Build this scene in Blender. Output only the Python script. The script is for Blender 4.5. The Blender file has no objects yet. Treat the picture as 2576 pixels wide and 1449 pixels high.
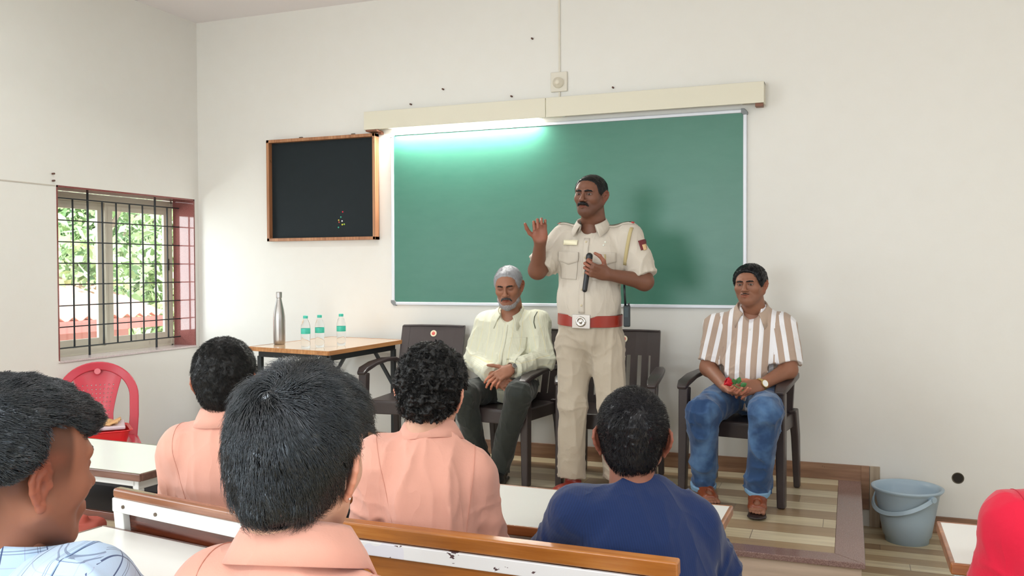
import bpy, math, random
import numpy as np
from mathutils import Vector, Matrix

# ------------------------------------------------------------------ camera, light, exposure
SC = bpy.context.scene
COL = SC.collection
IMW, IMH, FPX = 2576, 1449, 2225.33
YAW, PITCH, ROLL, CAMH = .3648, .0208, -.0044, 1.51
def _basis():
    cy, sy = math.cos(YAW), math.sin(YAW)
    F = np.array([-sy*math.cos(PITCH), cy*math.cos(PITCH), -math.sin(PITCH)])
    R0 = np.array([cy, sy, 0.]); U0 = np.cross(R0, F)
    R = R0*math.cos(ROLL)+U0*math.sin(ROLL); U = -R0*math.sin(ROLL)+U0*math.cos(ROLL)
    return R, U, F
CR, CU, CF = _basis()
def A(px, py, d):
    """world point seen at a pixel of the photograph, d metres deep"""
    return np.array([0, 0, CAMH]) + d*(CF + CR*(px-IMW/2)/FPX - CU*(py-IMH/2)/FPX)
cam = bpy.data.cameras.new('camera'); cam.sensor_width = 36; cam.lens = 36*FPX/IMW
cam.clip_start = .05
camo = bpy.data.objects.new('camera', cam); COL.objects.link(camo)
camo.matrix_world = Matrix(((CR[0], CU[0], -CF[0], 0), (CR[1], CU[1], -CF[1], 0), (CR[2], CU[2], -CF[2], CAMH), (0, 0, 0, 1)))
SC.camera = camo
SC.view_settings.view_transform = 'Standard'; SC.view_settings.look = 'None'
SC.view_settings.gamma = 1; SC.view_settings.use_curve_mapping = False
SC.view_settings.exposure = 0.10

WALL_Y, WALL_XL, WALL_XR, WALL_YB, CEIL, PLAT = 5.548, -4.716, 3.4, -4.2, 3.42, .26

w = bpy.data.worlds.new('sky'); SC.world = w; w.use_nodes = True
bg = w.node_tree.nodes['Background']; bg.inputs[0].default_value = (.80, .90, 1, 1); bg.inputs[1].default_value = 2.4
def lamp(name, kind, loc, rot, power, size=None, color=(1, 1, 1), spread=None):
    l = bpy.data.lights.new(name, kind); l.energy = power; l.color = color
    if kind == 'AREA':
        l.shape = 'RECTANGLE'; l.size, l.size_y = size
        if spread: l.spread = spread
    o = bpy.data.objects.new(name, l); COL.objects.link(o); o.location = loc; o.rotation_euler = rot
    return o
R_ = math.radians
sun = lamp('sun', 'SUN', (6, 0, 8), (R_(20), R_(48), 0), 11, color=(1, .96, .88)); sun.data.angle = .03
# daylight through the window in view and through the other windows of the room
fw_ = lamp('daylight_front_window', 'AREA', (-6.3, 3.3, 1.75), (0, 0, 0), 112, (1.5, 1.9), (.97, .99, 1))
fw_.rotation_euler = Vector((-1.9, -1.5, .12)).to_track_quat('Z', 'Y').to_euler()
lamp('daylight_left_windows', 'AREA', (-4.55, .6, 1.6), (0, R_(-90), 0), 45, (1.3, 3.6), (.90, .97, 1))
lamp('daylight_right_windows', 'AREA', (3.25, .8, 1.7), (0, R_(90), 0), 8, (1.3, 4.0), (.92, .98, 1))
for x_, e_ in ((-2.2, 115), (1.2, 30)): lamp('daylight_rear_window', 'AREA', (x_, -4.1, 1.8), (R_(90), 0, 0), e_, (1.7, 1.2), (.90, .97, 1))
# ceiling tubes behind and above the camera
for i, (x, y, e_) in enumerate(((-3.1, 3.3, 17), (1.2, 1.2, 22), (-1.9, -1.2, 46), (.9, -1.2, 22))):
    lamp('ceiling_tube_light_%d' % i, 'AREA', (x, y, CEIL-.08), (0, 0, 0), e_, (1.2, .12), (.94, .98, 1))

# ------------------------------------------------------------------ object helpers
def tag(o, label=None, cat=None, group=None, kind=None):
    if label: o['label'] = label
    if cat: o['category'] = cat
    if group: o['group'] = group
    if kind: o['kind'] = kind
    return o
def empty(name, loc, rz=0, **k):
    o = bpy.data.objects.new(name, None); COL.objects.link(o); o.location = tuple(loc); o.rotation_euler = (0, 0, rz)
    o.empty_display_size = .1
    return tag(o, **k)
def copy_tree(o, parent=None, **k):
    c = o.copy(); COL.objects.link(c); c.parent = parent
    for ch in [x for x in bpy.data.objects if x.parent == o]: copy_tree(ch, c)
    for q, v in k.items():
        c[{'cat': 'category'}.get(q, q)] = v
    return c
def mesh_np(name, V, Q, mats, parent=None, smooth=True, attrs=None, matidx=None, tris=None):
    """numpy verts and quads (and tris) to an object"""
    me = bpy.data.meshes.new(name)
    V = np.asarray(V, np.float32); Q = np.asarray(Q, np.int32).reshape(-1, 4)
    T = np.zeros((0, 3), np.int32) if tris is None else np.asarray(tris, np.int32).reshape(-1, 3)
    me.vertices.add(len(V)); me.vertices.foreach_set('co', V.ravel())
    nl = Q.size+T.size
    me.loops.add(nl); me.loops.foreach_set('vertex_index', np.concatenate([Q.ravel(), T.ravel()]))
    me.polygons.add(len(Q)+len(T))
    ls = np.concatenate([np.arange(len(Q))*4, Q.size+np.arange(len(T))*3]).astype(np.int32)
    lt = np.concatenate([np.full(len(Q), 4), np.full(len(T), 3)]).astype(np.int32)
    me.polygons.foreach_set('loop_start', ls); me.polygons.foreach_set('loop_total', lt)
    if smooth: me.polygons.foreach_set('use_smooth', np.ones(len(lt), bool))
    if matidx is not None: me.polygons.foreach_set('material_index', np.asarray(matidx, np.int32))
    me.update(calc_edges=True); me.validate()
    for an, av in (attrs or {}).items():
        av = np.asarray(av, np.float32)
        if av.ndim == 2 and av.shape[1] == 4:
            at = me.color_attributes.new(an, 'FLOAT_COLOR', 'POINT'); at.data.foreach_set('color', av.ravel())
        else:
            at = me.attributes.new(an, 'FLOAT_VECTOR', 'POINT'); at.data.foreach_set('vector', av.ravel())
    for m in (mats if isinstance(mats, (list, tuple)) else [mats]): me.materials.append(m)
    o = bpy.data.objects.new(name, me); COL.objects.link(o)
    if parent: o.parent = parent
    return o
def rotm(rx=0, ry=0, rz=0):
    return np.array(Matrix.Rotation(rz, 3, 'Z') @ Matrix.Rotation(ry, 3, 'Y') @ Matrix.Rotation(rx, 3, 'X'))
class MB:
    def __init__(s): s.v = []; s.f = []; s.n = 0; s.m = []; s.mi = 0
    def add(s, V, F):
        V = np.asarray(V, float); s.v.append(V)
        for f in F: s.f.append([i+s.n for i in f]); s.m.append(s.mi)
        s.n += len(V); return s
    def box(s, c, size, rot=(0, 0, 0)):
        h = np.array(size)/2; R = rotm(*rot)
        P = np.array([(x, y, z) for x in (-1, 1) for y in (-1, 1) for z in (-1, 1)])*h
        return s.add(P@R.T+np.array(c), [(0, 1, 3, 2), (4, 6, 7, 5), (0, 4, 5, 1), (2, 3, 7, 6), (0, 2, 6, 4), (1, 5, 7, 3)])
    def prism(s, poly, z0, z1):
        n = len(poly); P = [(x, y, z0) for x, y in poly]+[(x, y, z1) for x, y in poly]
        return s.add(P, [tuple(range(n))[::-1], tuple(range(n, 2*n))]+[(i, (i+1) % n, n+(i+1) % n, n+i) for i in range(n)])
    def bar(s, path, wh, up=(0, 0, 1), n=0, closed=False):
        """sweep a rectangle (n=0) or n-gon along a path; wh per point (width across, height along up)"""
        P = np.array(path, float); m = len(P)
        if np.ndim(wh) == 1: wh = [wh]*m
        T = np.gradient(P, axis=0) if not closed else np.roll(P, -1, 0)-np.roll(P, 1, 0)
        T /= np.linalg.norm(T, axis=1)[:, None]+1e-9
        up = np.array(up, float); rings = []
        for i in range(m):
            sx = np.cross(T[i], up); l = np.linalg.norm(sx)
            sx = sx/l if l > 1e-4 else np.array([1., 0, 0]); uz = np.cross(sx, T[i])
            a, b = wh[i][0]/2, wh[i][1]/2
            if n == 0: pts = [(-a, -b), (a, -b), (a, b), (-a, b)]
            else: pts = [(a*math.cos(2*math.pi*k/n), b*math.sin(2*math.pi*k/n)) for k in range(n)]
            rings += [P[i]+sx*x+uz*y for x, y in pts]
        q = n or 4; F = []
        for i in range(m if closed else m-1):
            j = (i+1) % m
            F += [(i*q+k, i*q+(k+1) % q, j*q+(k+1) % q, j*q+k) for k in range(q)]
        if not closed: F += [tuple(range(q))[::-1], tuple((m-1)*q+k for k in range(q))]
        return s.add(rings, F)
    def lathe(s, prof, n=32, c=(0, 0, 0), rot=(0, 0, 0)):
        R = rotm(*rot); V = []; F = []
        for r, z in prof:
            V += [(r*math.cos(2*math.pi*k/n), r*math.sin(2*math.pi*k/n), z) for k in range(n)]
        for i in range(len(prof)-1):
            F += [(i*n+k, i*n+(k+1) % n, (i+1)*n+(k+1) % n, (i+1)*n+k) for k in range(n)]
        return s.add(np.array(V)@R.T+np.array(c), F)
    def cyl(s, a, b, r, n=16, r2=None):
        a, b = np.array(a, float), np.array(b, float); d = b-a
        up = (0, 0, 1) if abs(d[2]) < .9*np.linalg.norm(d) else (0, 1, 0)
        r2 = r if r2 is None else r2
        return s.bar([a, b], [(2*r, 2*r), (2*r2, 2*r2)], up=up, n=n)
    def build(s, name, mats, parent=None, bevel=0, smooth=False, seg=2, sub=0, solid=0, weld=False):
        me = bpy.data.meshes.new(name)
        me.from_pydata(np.concatenate(s.v).tolist(), [], s.f); me.validate(); me.update()
        for m in (mats if isinstance(mats, (list, tuple)) else [mats]): me.materials.append(m)
        me.polygons.foreach_set('material_index', s.m[:len(me.polygons)])
        import bmesh
        b = bmesh.new(); b.from_mesh(me)
        if weld: bmesh.ops.remove_doubles(b, verts=b.verts, dist=1e-5)
        bmesh.ops.recalc_face_normals(b, faces=b.faces); b.to_mesh(me); b.free()
        if smooth: me.polygons.foreach_set('use_smooth', [True]*len(me.polygons))
        o = bpy.data.objects.new(name, me); COL.objects.link(o)
        if parent: o.parent = parent
        if solid:
            q = o.modifiers.new('s', 'SOLIDIFY'); q.thickness = solid; q.offset = 0
        if bevel:
            q = o.modifiers.new('b', 'BEVEL'); q.width = bevel; q.segments = seg; q.limit_method = 'ANGLE'; q.angle_limit = R_(40)
            me.polygons.foreach_set('use_smooth', [True]*len(me.polygons)); q.harden_normals = True
        if sub:
            q = o.modifiers.new('u', 'SUBSURF'); q.levels = q.render_levels = sub
        return o

# ------------------------------------------------------------------ materials
MATS = {}
def srgb(r, g, b):
    f = lambda c: (c/255/12.92) if c/255 <= .04045 else ((c/255+.055)/1.055)**2.4
    return (f(r), f(g), f(b))
class NT:
    """tiny node helper"""
    def __init__(s, name):
        s.m = bpy.data.materials.new(name); s.m.use_nodes = True; s.t = s.m.node_tree
        s.b = s.t.nodes['Principled BSDF']; s.out = s.t.nodes['Material Output']
    def n(s, ty, **k):
        x = s.t.nodes.new(ty)
        for a, v in k.items():
            if a.startswith('i_'):
                key = a[2:]; key = int(key) if key.isdigit() else key.replace('_', ' ')
                if hasattr(v, 'is_output'): s.t.links.new(v, x.inputs[key])
                else: x.inputs[key].default_value = v
            else: setattr(x, a, v)
        return x
    def link(s, a, b): s.t.links.new(a, b)
    def coord(s, which='Object'): return s.n('ShaderNodeTexCoord').outputs[which]
    def mapping(s, v, scale=(1, 1, 1), loc=(0, 0, 0), rot=(0, 0, 0)):
        return s.n('ShaderNodeMapping', i_Vector=v, i_Scale=scale, i_Location=loc, i_Rotation=rot).outputs[0]
    def noise(s, v, scale, detail=3, rough=.5): return s.n('ShaderNodeTexNoise', i_Vector=v, i_Scale=scale, i_Detail=detail, i_Roughness=rough).outputs[0]
    def ramp(s, f, pts):
        r = s.n('ShaderNodeValToRGB', i_0=f); e = r.color_ramp.elements
        while len(e) < len(pts): e.new(.5)
        for q, (p, c) in zip(e, pts): q.position = p; q.color = (*c, 1)
        return r.outputs[0]
    def mix(s, f, a, b, mode='MIX'):
        x = s.n('ShaderNodeMix', data_type='RGBA', blend_type=mode)
        for i, v in ((0, f), (6, a), (7, b)):
            if hasattr(v, 'is_output'): s.link(v, x.inputs[i])
            else: x.inputs[i].default_value = v if i == 0 else (*v[:3], 1)
        return x.outputs[2]
    def math(s, op, a, b=0, c=0):
        x = s.n('ShaderNodeMath', operation=op)
        for i, v in enumerate((a, b, c)):
            if hasattr(v, 'is_output'): s.link(v, x.inputs[i])
            else: x.inputs[i].default_value = v
        return x.outputs[0]
    def bump(s, h, strength=.3, dist=.01):
        x = s.n('ShaderNodeBump', i_Height=h, i_Strength=strength, i_Distance=dist); s.link(x.outputs[0], s.b.inputs['Normal'])
    def col(s, c):
        if hasattr(c, 'is_output'): s.link(c, s.b.inputs['Base Color'])
        else: s.b.inputs['Base Color'].default_value = (*c[:3], 1)
    def set(s, **k):
        for a, v in k.items(): s.b.inputs[a.replace('_', ' ')].default_value = v
def mat(name, c, rough=.5, metal=0, bump=0, bscale=60, var=0, vscale=6, spec=None, coat=0, **k):
    if name in MATS: return MATS[name]
    t = NT(name); t.set(Roughness=rough, Metallic=metal)
    if spec is not None: t.set(Specular_IOR_Level=spec)
    if coat: t.set(Coat_Weight=coat, Coat_Roughness=.15)
    o = t.coord()
    if var:
        t.col(t.mix(t.noise(o, vscale, 4), [x*(1-var) for x in c], [min(1, x*(1+var)) for x in c]))
    else: t.col(c)
    if bump: t.bump(t.noise(o, bscale, 4), bump, .004)
    for a, v in k.items(): t.b.inputs[a.replace('_', ' ')].default_value = v
    MATS[name] = t.m; return t.m
def emis(name, c, s):
    t = NT(name); t.b.inputs['Emission Color'].default_value = (*c, 1); t.b.inputs['Emission Strength'].default_value = s; t.col((.8, .8, .8)); return t.m

def mat_plaster():
    t = NT('cream_plaster_paint'); g = t.coord('Object')
    n = t.noise(g, .7, 3); n2 = t.noise(g, 9, 5)
    c = t.mix(n, srgb(229, 227, 221), srgb(234, 233, 228)); c = t.mix(t.math('MULTIPLY', n2, .25), c, srgb(218, 213, 202))
    t.col(c); t.set(Roughness=.62, Specular_IOR_Level=.35)
    t.bump(t.noise(g, 45, 5), .12, .004); return t.m
def mat_planks(name, rowh, along='x', cols=None, off=0.0, gloss=.28):
    """wood-look tile strips: rows of rowh metres, alternate light and brown"""
    t = NT(name); g = t.coord('Object'); s = t.n('ShaderNodeSeparateXYZ', i_0=g)
    a, b = (s.outputs[0], s.outputs[1]) if along == 'x' else (s.outputs[1], s.outputs[0])
    r = t.math('ADD', t.math('DIVIDE', b, rowh), off); row = t.math('FLOOR', r)
    fr = t.math('FRACT', r)
    seg = t.math('FLOOR', t.math('ADD', t.math('DIVIDE', a, 1.2), t.math('MULTIPLY', row, .37)))
    fx = t.math('FRACT', t.math('ADD', t.math('DIVIDE', a, 1.2), t.math('MULTIPLY', row, .37)))
    wn = t.n('ShaderNodeTexWhiteNoise', noise_dimensions='2D', i_Vector=t.n('ShaderNodeCombineXYZ', i_0=row, i_1=seg).outputs[0]).outputs[0]
    v = t.mapping(g, scale=(2.2, 34, 34) if along == 'x' else (34, 2.2, 34))
    v = t.n('ShaderNodeVectorMath', operation='ADD', i_0=v, i_1=t.n('ShaderNodeCombineXYZ', i_2=t.math('MULTIPLY', row, 7.3)).outputs[0]).outputs[0]
    grain = t.noise(v, 1, 6, .6)
    alt = t.math('MODULO', t.math('ABSOLUTE', row), 2)
    f = t.math('ADD', t.math('MULTIPLY', alt, .62), t.math('MULTIPLY', wn, .38))
    cols = cols or [(.0, srgb(214, 202, 172)), (.45, srgb(200, 184, 148)), (.75, srgb(164, 140, 108)), (1, srgb(142, 118, 90))]
    c = t.ramp(f, cols)
    c = t.mix(t.math('MULTIPLY', t.math('SUBTRACT', grain, .35), .9), c, srgb(112, 84, 60), 'MIX')
    edge = t.math('LESS_THAN', fr, .02); c = t.mix(t.math('MULTIPLY', edge, .7), c, srgb(90, 75, 60))
    e2 = t.math('LESS_THAN', fx, .003); c = t.mix(t.math('MULTIPLY', e2, .7), c, srgb(90, 75, 60))
    t.col(c); t.set(Roughness=gloss); t.bump(grain, .05, .002); return t.m
def mat_granite(name, base, dark, light, rough=.15):
    t = NT(name); g = t.coord('Object'); n = t.noise(g, 240, 3, .7); n2 = t.noise(g, 60, 3, .6)
    c = t.ramp(n, [(.3, dark), (.5, base), (.72, light)]); c = t.mix(t.math('MULTIPLY', n2, .5), c, base)
    t.col(c); t.set(Roughness=rough); return t.m
def mat_wood(name, a, b, c3, along=0, rough=.3, scale=1, coat=.4, knots=True):
    t = NT(name); g = t.coord('Object'); sc = [26*scale]*3; sc[along] = 1.6*scale
    v = t.mapping(g, scale=sc); n = t.noise(v, 1, 8, .62)
    w_ = t.n('ShaderNodeTexWave', i_Vector=t.mapping(g, scale=[x*.3 for x in sc]), i_Scale=1.6, i_Distortion=7.0, i_Detail=4).outputs[1]
    c = t.ramp(n, [(.28, a), (.5, b), (.74, c3)]); c = t.mix(t.math('MULTIPLY', w_, .35), c, a)
    blot = t.noise(g, 7*scale, 4, .7); c = t.mix(t.math('MULTIPLY', t.math('GREATER_THAN', blot, .66), .55), c, [x*.35 for x in a])
    t.col(c); t.set(Roughness=rough, Coat_Weight=coat, Coat_Roughness=.18); t.bump(n, .08, .002); return t.m

M = {}
M['wall'] = mat_plaster()
M['ceil'] = mat('ceiling_white', srgb(242, 238, 240), .8, bump=.05)
M['floor'] = mat_planks('striped_wood_look_tile', .10)
M['platform'] = mat_planks('platform_wood_look_tile', .15, off=.02)
M['riser'] = mat_planks('riser_wood_look_tile', .20, cols=[(0, srgb(205, 184, 165)), (.5, srgb(190, 166, 145)), (1, srgb(170, 142, 120))])
M['skirt'] = mat_wood('brown_skirting_tile', srgb(112, 80, 60), srgb(150, 112, 86), srgb(182, 146, 118), 0, .35, coat=.1)
M['skirt_light'] = mat_wood('grey_beige_skirting_tile', srgb(150, 132, 112), srgb(176, 158, 136), srgb(196, 178, 156), 2, .35, coat=.1)
M['granite'] = mat_granite('maroon_granite', srgb(134, 106, 100), srgb(92, 62, 60), srgb(170, 146, 138))
M['granite_jamb'] = mat_granite('maroon_granite_jamb', srgb(140, 84, 80), srgb(104, 58, 56), srgb(176, 124, 118), .08)
M['granite_light'] = mat_granite('pale_sill_stone', srgb(214, 200, 198), srgb(180, 160, 158), srgb(236, 226, 224), .15)
M['alu'] = mat('beige_powder_coated_aluminium', srgb(208, 202, 184), .4)
M['white_alu'] = mat('white_board_frame_aluminium', srgb(216, 219, 226), .35, metal=.1)
M['grey_plastic'] = mat('grey_plastic_corner', srgb(130, 134, 136), .5)
M['iron'] = mat('black_painted_iron', srgb(34, 40, 42), .4)
M['laminate'] = mat('white_desk_laminate', srgb(232, 231, 226), .24, var=.02)
M['white_steel'] = mat('white_enamelled_steel', srgb(226, 228, 224), .3)
M['dark_shelf'] = mat('dark_shelf_board', srgb(62, 56, 54), .45, var=.2)
M['edge_wood'] = mat_wood('brown_wood_edging', srgb(120, 66, 30), srgb(160, 96, 50), srgb(190, 124, 70), 0, .3)
M['edge_dark'] = mat_wood('dark_wood_edging', srgb(84, 56, 48), srgb(112, 78, 66), srgb(140, 104, 90), 0, .25)
M['gold_wood'] = mat_wood('varnished_golden_wood', srgb(128, 70, 22), srgb(176, 108, 44), srgb(206, 142, 72), 0, .25)
M['red_wood'] = mat_wood('dark_reddish_varnished_wood', srgb(66, 26, 14), srgb(98, 46, 28), srgb(130, 68, 44), 0, .22)
M['rail_wood'] = mat_wood('brown_rail_wood_reflection', srgb(112, 66, 42), srgb(146, 94, 66), srgb(176, 126, 96), 0, .2)  # pinkish cast of a reflection put into the brown
M['chair'] = mat('dark_brown_chair_plastic', srgb(62, 53, 52), .32, bump=.08, bscale=300)
M['red_chair'] = mat('red_chair_plastic', srgb(204, 66, 82), .25)
M['tray'] = mat('red_tray_plastic', srgb(222, 48, 52), .25)
M['metal'] = mat('brushed_steel', (.42, .40, .38), .28, metal=1)
M['teal'] = mat('teal_label', srgb(70, 196, 172), .4)
M['screw'] = mat('screw_head', srgb(110, 96, 84), .4, metal=.6)

# ------------------------------------------------------------------ room
def struct(name, mb, m, **k):
    o = mb.build(name, m, **k); o['kind'] = 'structure'; return o
T = .2
def wall_with_holes(name, axis, pos, a0, a1, z0, z1, holes, out):
    """wall slab from boxes around the holes; axis 'x': slab normal to x"""
    mb = MB(); cuts = sorted({a0, a1, *[h[0] for h in holes], *[h[1] for h in holes]})
    for p, q in zip(cuts, cuts[1:]):
        hs = [h for h in holes if h[0] <= p and h[1] >= q]
        spans = [(z0, z1)] if not hs else [(z0, hs[0][2]), (hs[0][3], z1)]
        for s0, s1 in spans:
            c = (pos+out*T/2, (p+q)/2, (s0+s1)/2); sz = (T, q-p, s1-s0)
            if axis == 'y': c = (c[1], c[0], c[2]); sz = (sz[1], sz[0], sz[2])
            mb.box(c, sz)
    return struct(name, mb, M['wall'], weld=False)
WY0, WY1, WZ0, WZ1 = 4.232, 5.504, .928, 2.061
holes_l = [(-1.2, .4, .95, 2.2), (.9, 2.5, .95, 2.2), (WY0, WY1, WZ0, WZ1)]
wall_with_holes('wall_left', 'x', WALL_XL, WALL_YB-T, WALL_Y+T, 0, CEIL, holes_l, -1)
holes_r = [(-1.2, .6, 1.0, 2.3), (1.4, 3.2, 1.0, 2.3)]
wall_with_holes('wall_right', 'x', WALL_XR, WALL_YB-T, WALL_Y+T, 0, CEIL, holes_r, 1)
struct('wall_front', MB().box(((WALL_XL+WALL_XR)/2, WALL_Y+T/2, CEIL/2), (WALL_XR-WALL_XL, T, CEIL)), M['wall'])
holes_b = [(-3.2, -1.2, 1.1, 2.5), (.2, 2.2, 1.1, 2.5)]
wall_with_holes('wall_back', 'y', WALL_YB, WALL_XL, WALL_XR, 0, CEIL, holes_b, -1)
struct('ceiling', MB().box(((WALL_XL+WALL_XR)/2, (WALL_YB+WALL_Y)/2, CEIL+.05), (WALL_XR-WALL_XL+.4, WALL_Y-WALL_YB+.4, .1)), M['ceil'])
struct('floor', MB().box(((WALL_XL+WALL_XR)/2, (WALL_YB+WALL_Y)/2, -.05), (WALL_XR-WALL_XL, WALL_Y-WALL_YB, .1)), M['floor'])
# teaching platform with granite nosing
PX0, PX1, PY0 = -3.86, .066, 3.99
pf = empty('teaching_platform', (PX0, PY0, 0)); pf['kind'] = 'structure'
def at0(o, root): o.location = -Vector(root.location); return o
at0(MB().box(((PX0+PX1-.125)/2, (PY0+.11+WALL_Y)/2, PLAT-.012), (PX1-PX0-.125, WALL_Y-PY0-.11, .024)).build('tiled_top', M['platform'], pf), pf)
at0(MB().box(((PX0+PX1)/2, (PY0+.02+WALL_Y)/2, (PLAT-.024)/2), (PX1-PX0-.03, WALL_Y-PY0-.02, PLAT-.024)).build('riser', M['riser'], pf), pf)
e = MB(); e.prism([(PX0, PY0), (PX1, PY0), (PX1-.125, PY0+.11), (PX0, PY0+.11)], PLAT-.024, PLAT+.002)
e.prism([(PX1, PY0), (PX1, WALL_Y), (PX1-.125, WALL_Y), (PX1-.125, PY0+.11)], PLAT-.024, PLAT+.002)
at0(e.build('granite_nosing', M['granite'], pf, bevel=.004), pf)
# skirting tiles
struct('baseboard_front', MB().box(((PX0+.07)/2, WALL_Y-.006, PLAT+.0475), (.07-PX0, .012, .095)), M['skirt'], bevel=.002)
struct('trim_1', MB().box((.088, WALL_Y-.008, (PLAT+.095+.10)/2), (.045, .016, PLAT+.095-.10)), M['skirt'], bevel=.002)
struct('trim_2', MB().box((.140, WALL_Y-.007, (PLAT+.095)/2), (.055, .014, PLAT+.095)), M['skirt_light'], bevel=.002)
struct('baseboard_right_of_platform', MB().box(((.17+WALL_XR)/2, WALL_Y-.006, .0475), (WALL_XR-.17, .012, .095)), M['skirt'], bevel=.002)
struct('baseboard_left', MB().box((WALL_XL+.006, (WALL_YB+WALL_Y)/2, .0475), (.012, WALL_Y-WALL_YB, .095)), M['skirt'], bevel=.002)
# thin plaster line on the left wall at the window head and the drain hole, its inner shade a flat dark disc
struct('trim_3', MB().box((WALL_XL+.002, 2.4, 2.056), (.004, 3.66, .007)), mat('plaster_joint_line', srgb(196, 188, 176), .7))
hole = tag(MB().lathe([(.026, 0), (.030, .003), (.032, 0)], 24, (.575, WALL_Y-.001, .32), (R_(90), 0, 0)).build('pipe_hole', mat('hole_rim', srgb(92, 84, 70), .7)),
           'small round dark hole low on the wall right of the bucket', 'hole')
MB().lathe([(0, .0005), (.0265, .0005)], 24, (.575, WALL_Y-.001, .32), (R_(90), 0, 0)).build('hole_shade_disc', mat('hole_shade', srgb(46, 40, 34), .9), hole)
def nail(x, y, z, lab, side='front'):
    mb = MB()
    if side == 'front': mb.cyl((x, y-.001, z), (x, y-.02, z), .006, 8)
    else: mb.cyl((x+.001, y, z), (x+.02, y, z), .006, 8)
    tag(mb.build('wall_plug', mat('rusty_wall_plug', srgb(96, 66, 54), .7)), lab, 'wall plug', 'plugs left in the walls')
def wp(px, py, yy=WALL_Y):
    r = A(px, py, 1)-np.array([0, 0, CAMH]); t = yy/r[1]; return np.array([0, 0, CAMH])+t*r
for px, py, lab in ((1340, 98, 'dark wall plug high on the wall, left of the conduit'), (1288, 243, 'wall plug above the left half of the light cover'),
                    (1543, 221, 'wall plug above the right half of the light cover'), (1035, 263, 'small nail above the left end of the light cover'),
                    (1116, 225, 'faint nail between conduit and the dark framed board, high up')):
    p = wp(px, py); nail(p[0], WALL_Y, p[2], lab)
nail(WALL_XL, 4.204, 2.129, 'dark plug on the left wall above the window corner', 'left')
nail(WALL_XL, 4.205, 2.085, 'pale plug on the left wall just under a darker plug', 'left')

# ------------------------------------------------------------------ window_1
win = empty('window_1', (WALL_XL, WY0, WZ0)); win['kind'] = 'structure'
def wb(name, mb, m, **k): return at0(mb.build(name, m, win, **k), win)
XG = -4.864; XF = -4.925
mb = MB(); mb.box((WALL_XL-.1, WY1+.006-.012, (WZ0+WZ1)/2), (.2, .012, WZ1-WZ0)); wb('granite_jamb', mb, M['granite_jamb'])
mb = MB(); mb.box((WALL_XL-.1, WY0+.006, (WZ0+WZ1)/2), (.2, .012, WZ1-WZ0)); mb.box((WALL_XL-.1, (WY0+WY1)/2, WZ1-.006), (.2, WY1-WY0, .012)); wb('granite_lining', mb, M['granite_jamb'])
mb = MB(); mb.box((WALL_XL-.095, (WY0+WY1)/2, WZ0+.004), (.21, WY1-WY0, .012)); wb('window_sill', mb, M['granite_light'])
mb = MB()
for z in (WZ0+.03, WZ1-.04):
    for i, dx in enumerate((0, .022, .044)): mb.box((XF-dx, (WY0+WY1)/2, z), (.006, WY1-WY0, .055))
    mb.box((XF-.03, (WY0+WY1)/2, z+(-.018 if z < 1.5 else .018)), (.075, WY1-WY0, .014))
for y in (WY0+.025, WY1-.03): mb.box((XF-.03, y, (WZ0+WZ1)/2), (.075, .022, WZ1-WZ0))
wb('track_frame', mb, M['alu'], bevel=.002)
glass = NT('window_glass'); lw_ = glass.n('ShaderNodeLayerWeight', i_Blend=.5); fr_ = glass.n('ShaderNodeMath', operation='MULTIPLY_ADD', i_0=lw_.outputs[1], i_1=.12, i_2=.02); mx_ = glass.n('ShaderNodeMixShader'); tr_ = glass.n('ShaderNodeBsdfTransparent', i_Color=(.94, .97, .96, 1)); gl_ = glass.n('ShaderNodeBsdfGlossy', i_Roughness=.03)
glass.link(fr_.outputs[0], mx_.inputs[0]); glass.link(tr_.outputs[0], mx_.inputs[1]); glass.link(gl_.outputs[0], mx_.inputs[2]); glass.link(mx_.outputs[0], glass.out.inputs[0]); M['glass'] = glass.m
for (a, b, dx, nm) in ((4.26, 4.86, .04, 'sash'), (4.83, 5.475, .012, 'sash')):
    mb = MB(); z0, z1 = WZ0+.055, WZ1-.06; x = XF-dx; s = .035
    mb.box((x, a+s, (z0+z1)/2), (.02, 2*s, z1-z0)); mb.box((x, b-s, (z0+z1)/2), (.02, 2*s, z1-z0))
    mb.box((x, (a+b)/2, z0+.03), (.017, b-a-.008, .06)); mb.box((x, (a+b)/2, z1-.03), (.017, b-a-.008, .06))
    so = wb(nm, mb, M['alu'], bevel=.002)
    g = MB().box((x, (a+b)/2, (z0+z1)/2), (.004, b-a-.12, z1-z0-.1)).build('pane', M['glass'], so)
h = wb('latch', MB().box((XF+.003, 5.44, 1.56), (.012, .012, .09)), M['iron'])
gr = MB()
ys = [4.369+.1254*i for i in range(10)]; zs = [1.995, 1.85, 1.707, 1.565, 1.424, 1.283, 1.142, 1.003]
for i, y in enumerate(ys):
    long = i in (2, 7); gr.cyl((XG, y, WZ0 if long else zs[-1]), (XG, y, WZ1 if long else zs[0]), .006 if not long else .0075, 8)
gr.cyl((XG, WY0+.015, zs[-1]), (XG, WY0+.015, zs[0]), .006, 8)
for z in zs: gr.bar([(XG+.006, WY0, z), (XG+.006, WY1-.005, z)], (.008, .008))
wb('window_grille', gr, M['iron'])

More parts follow.
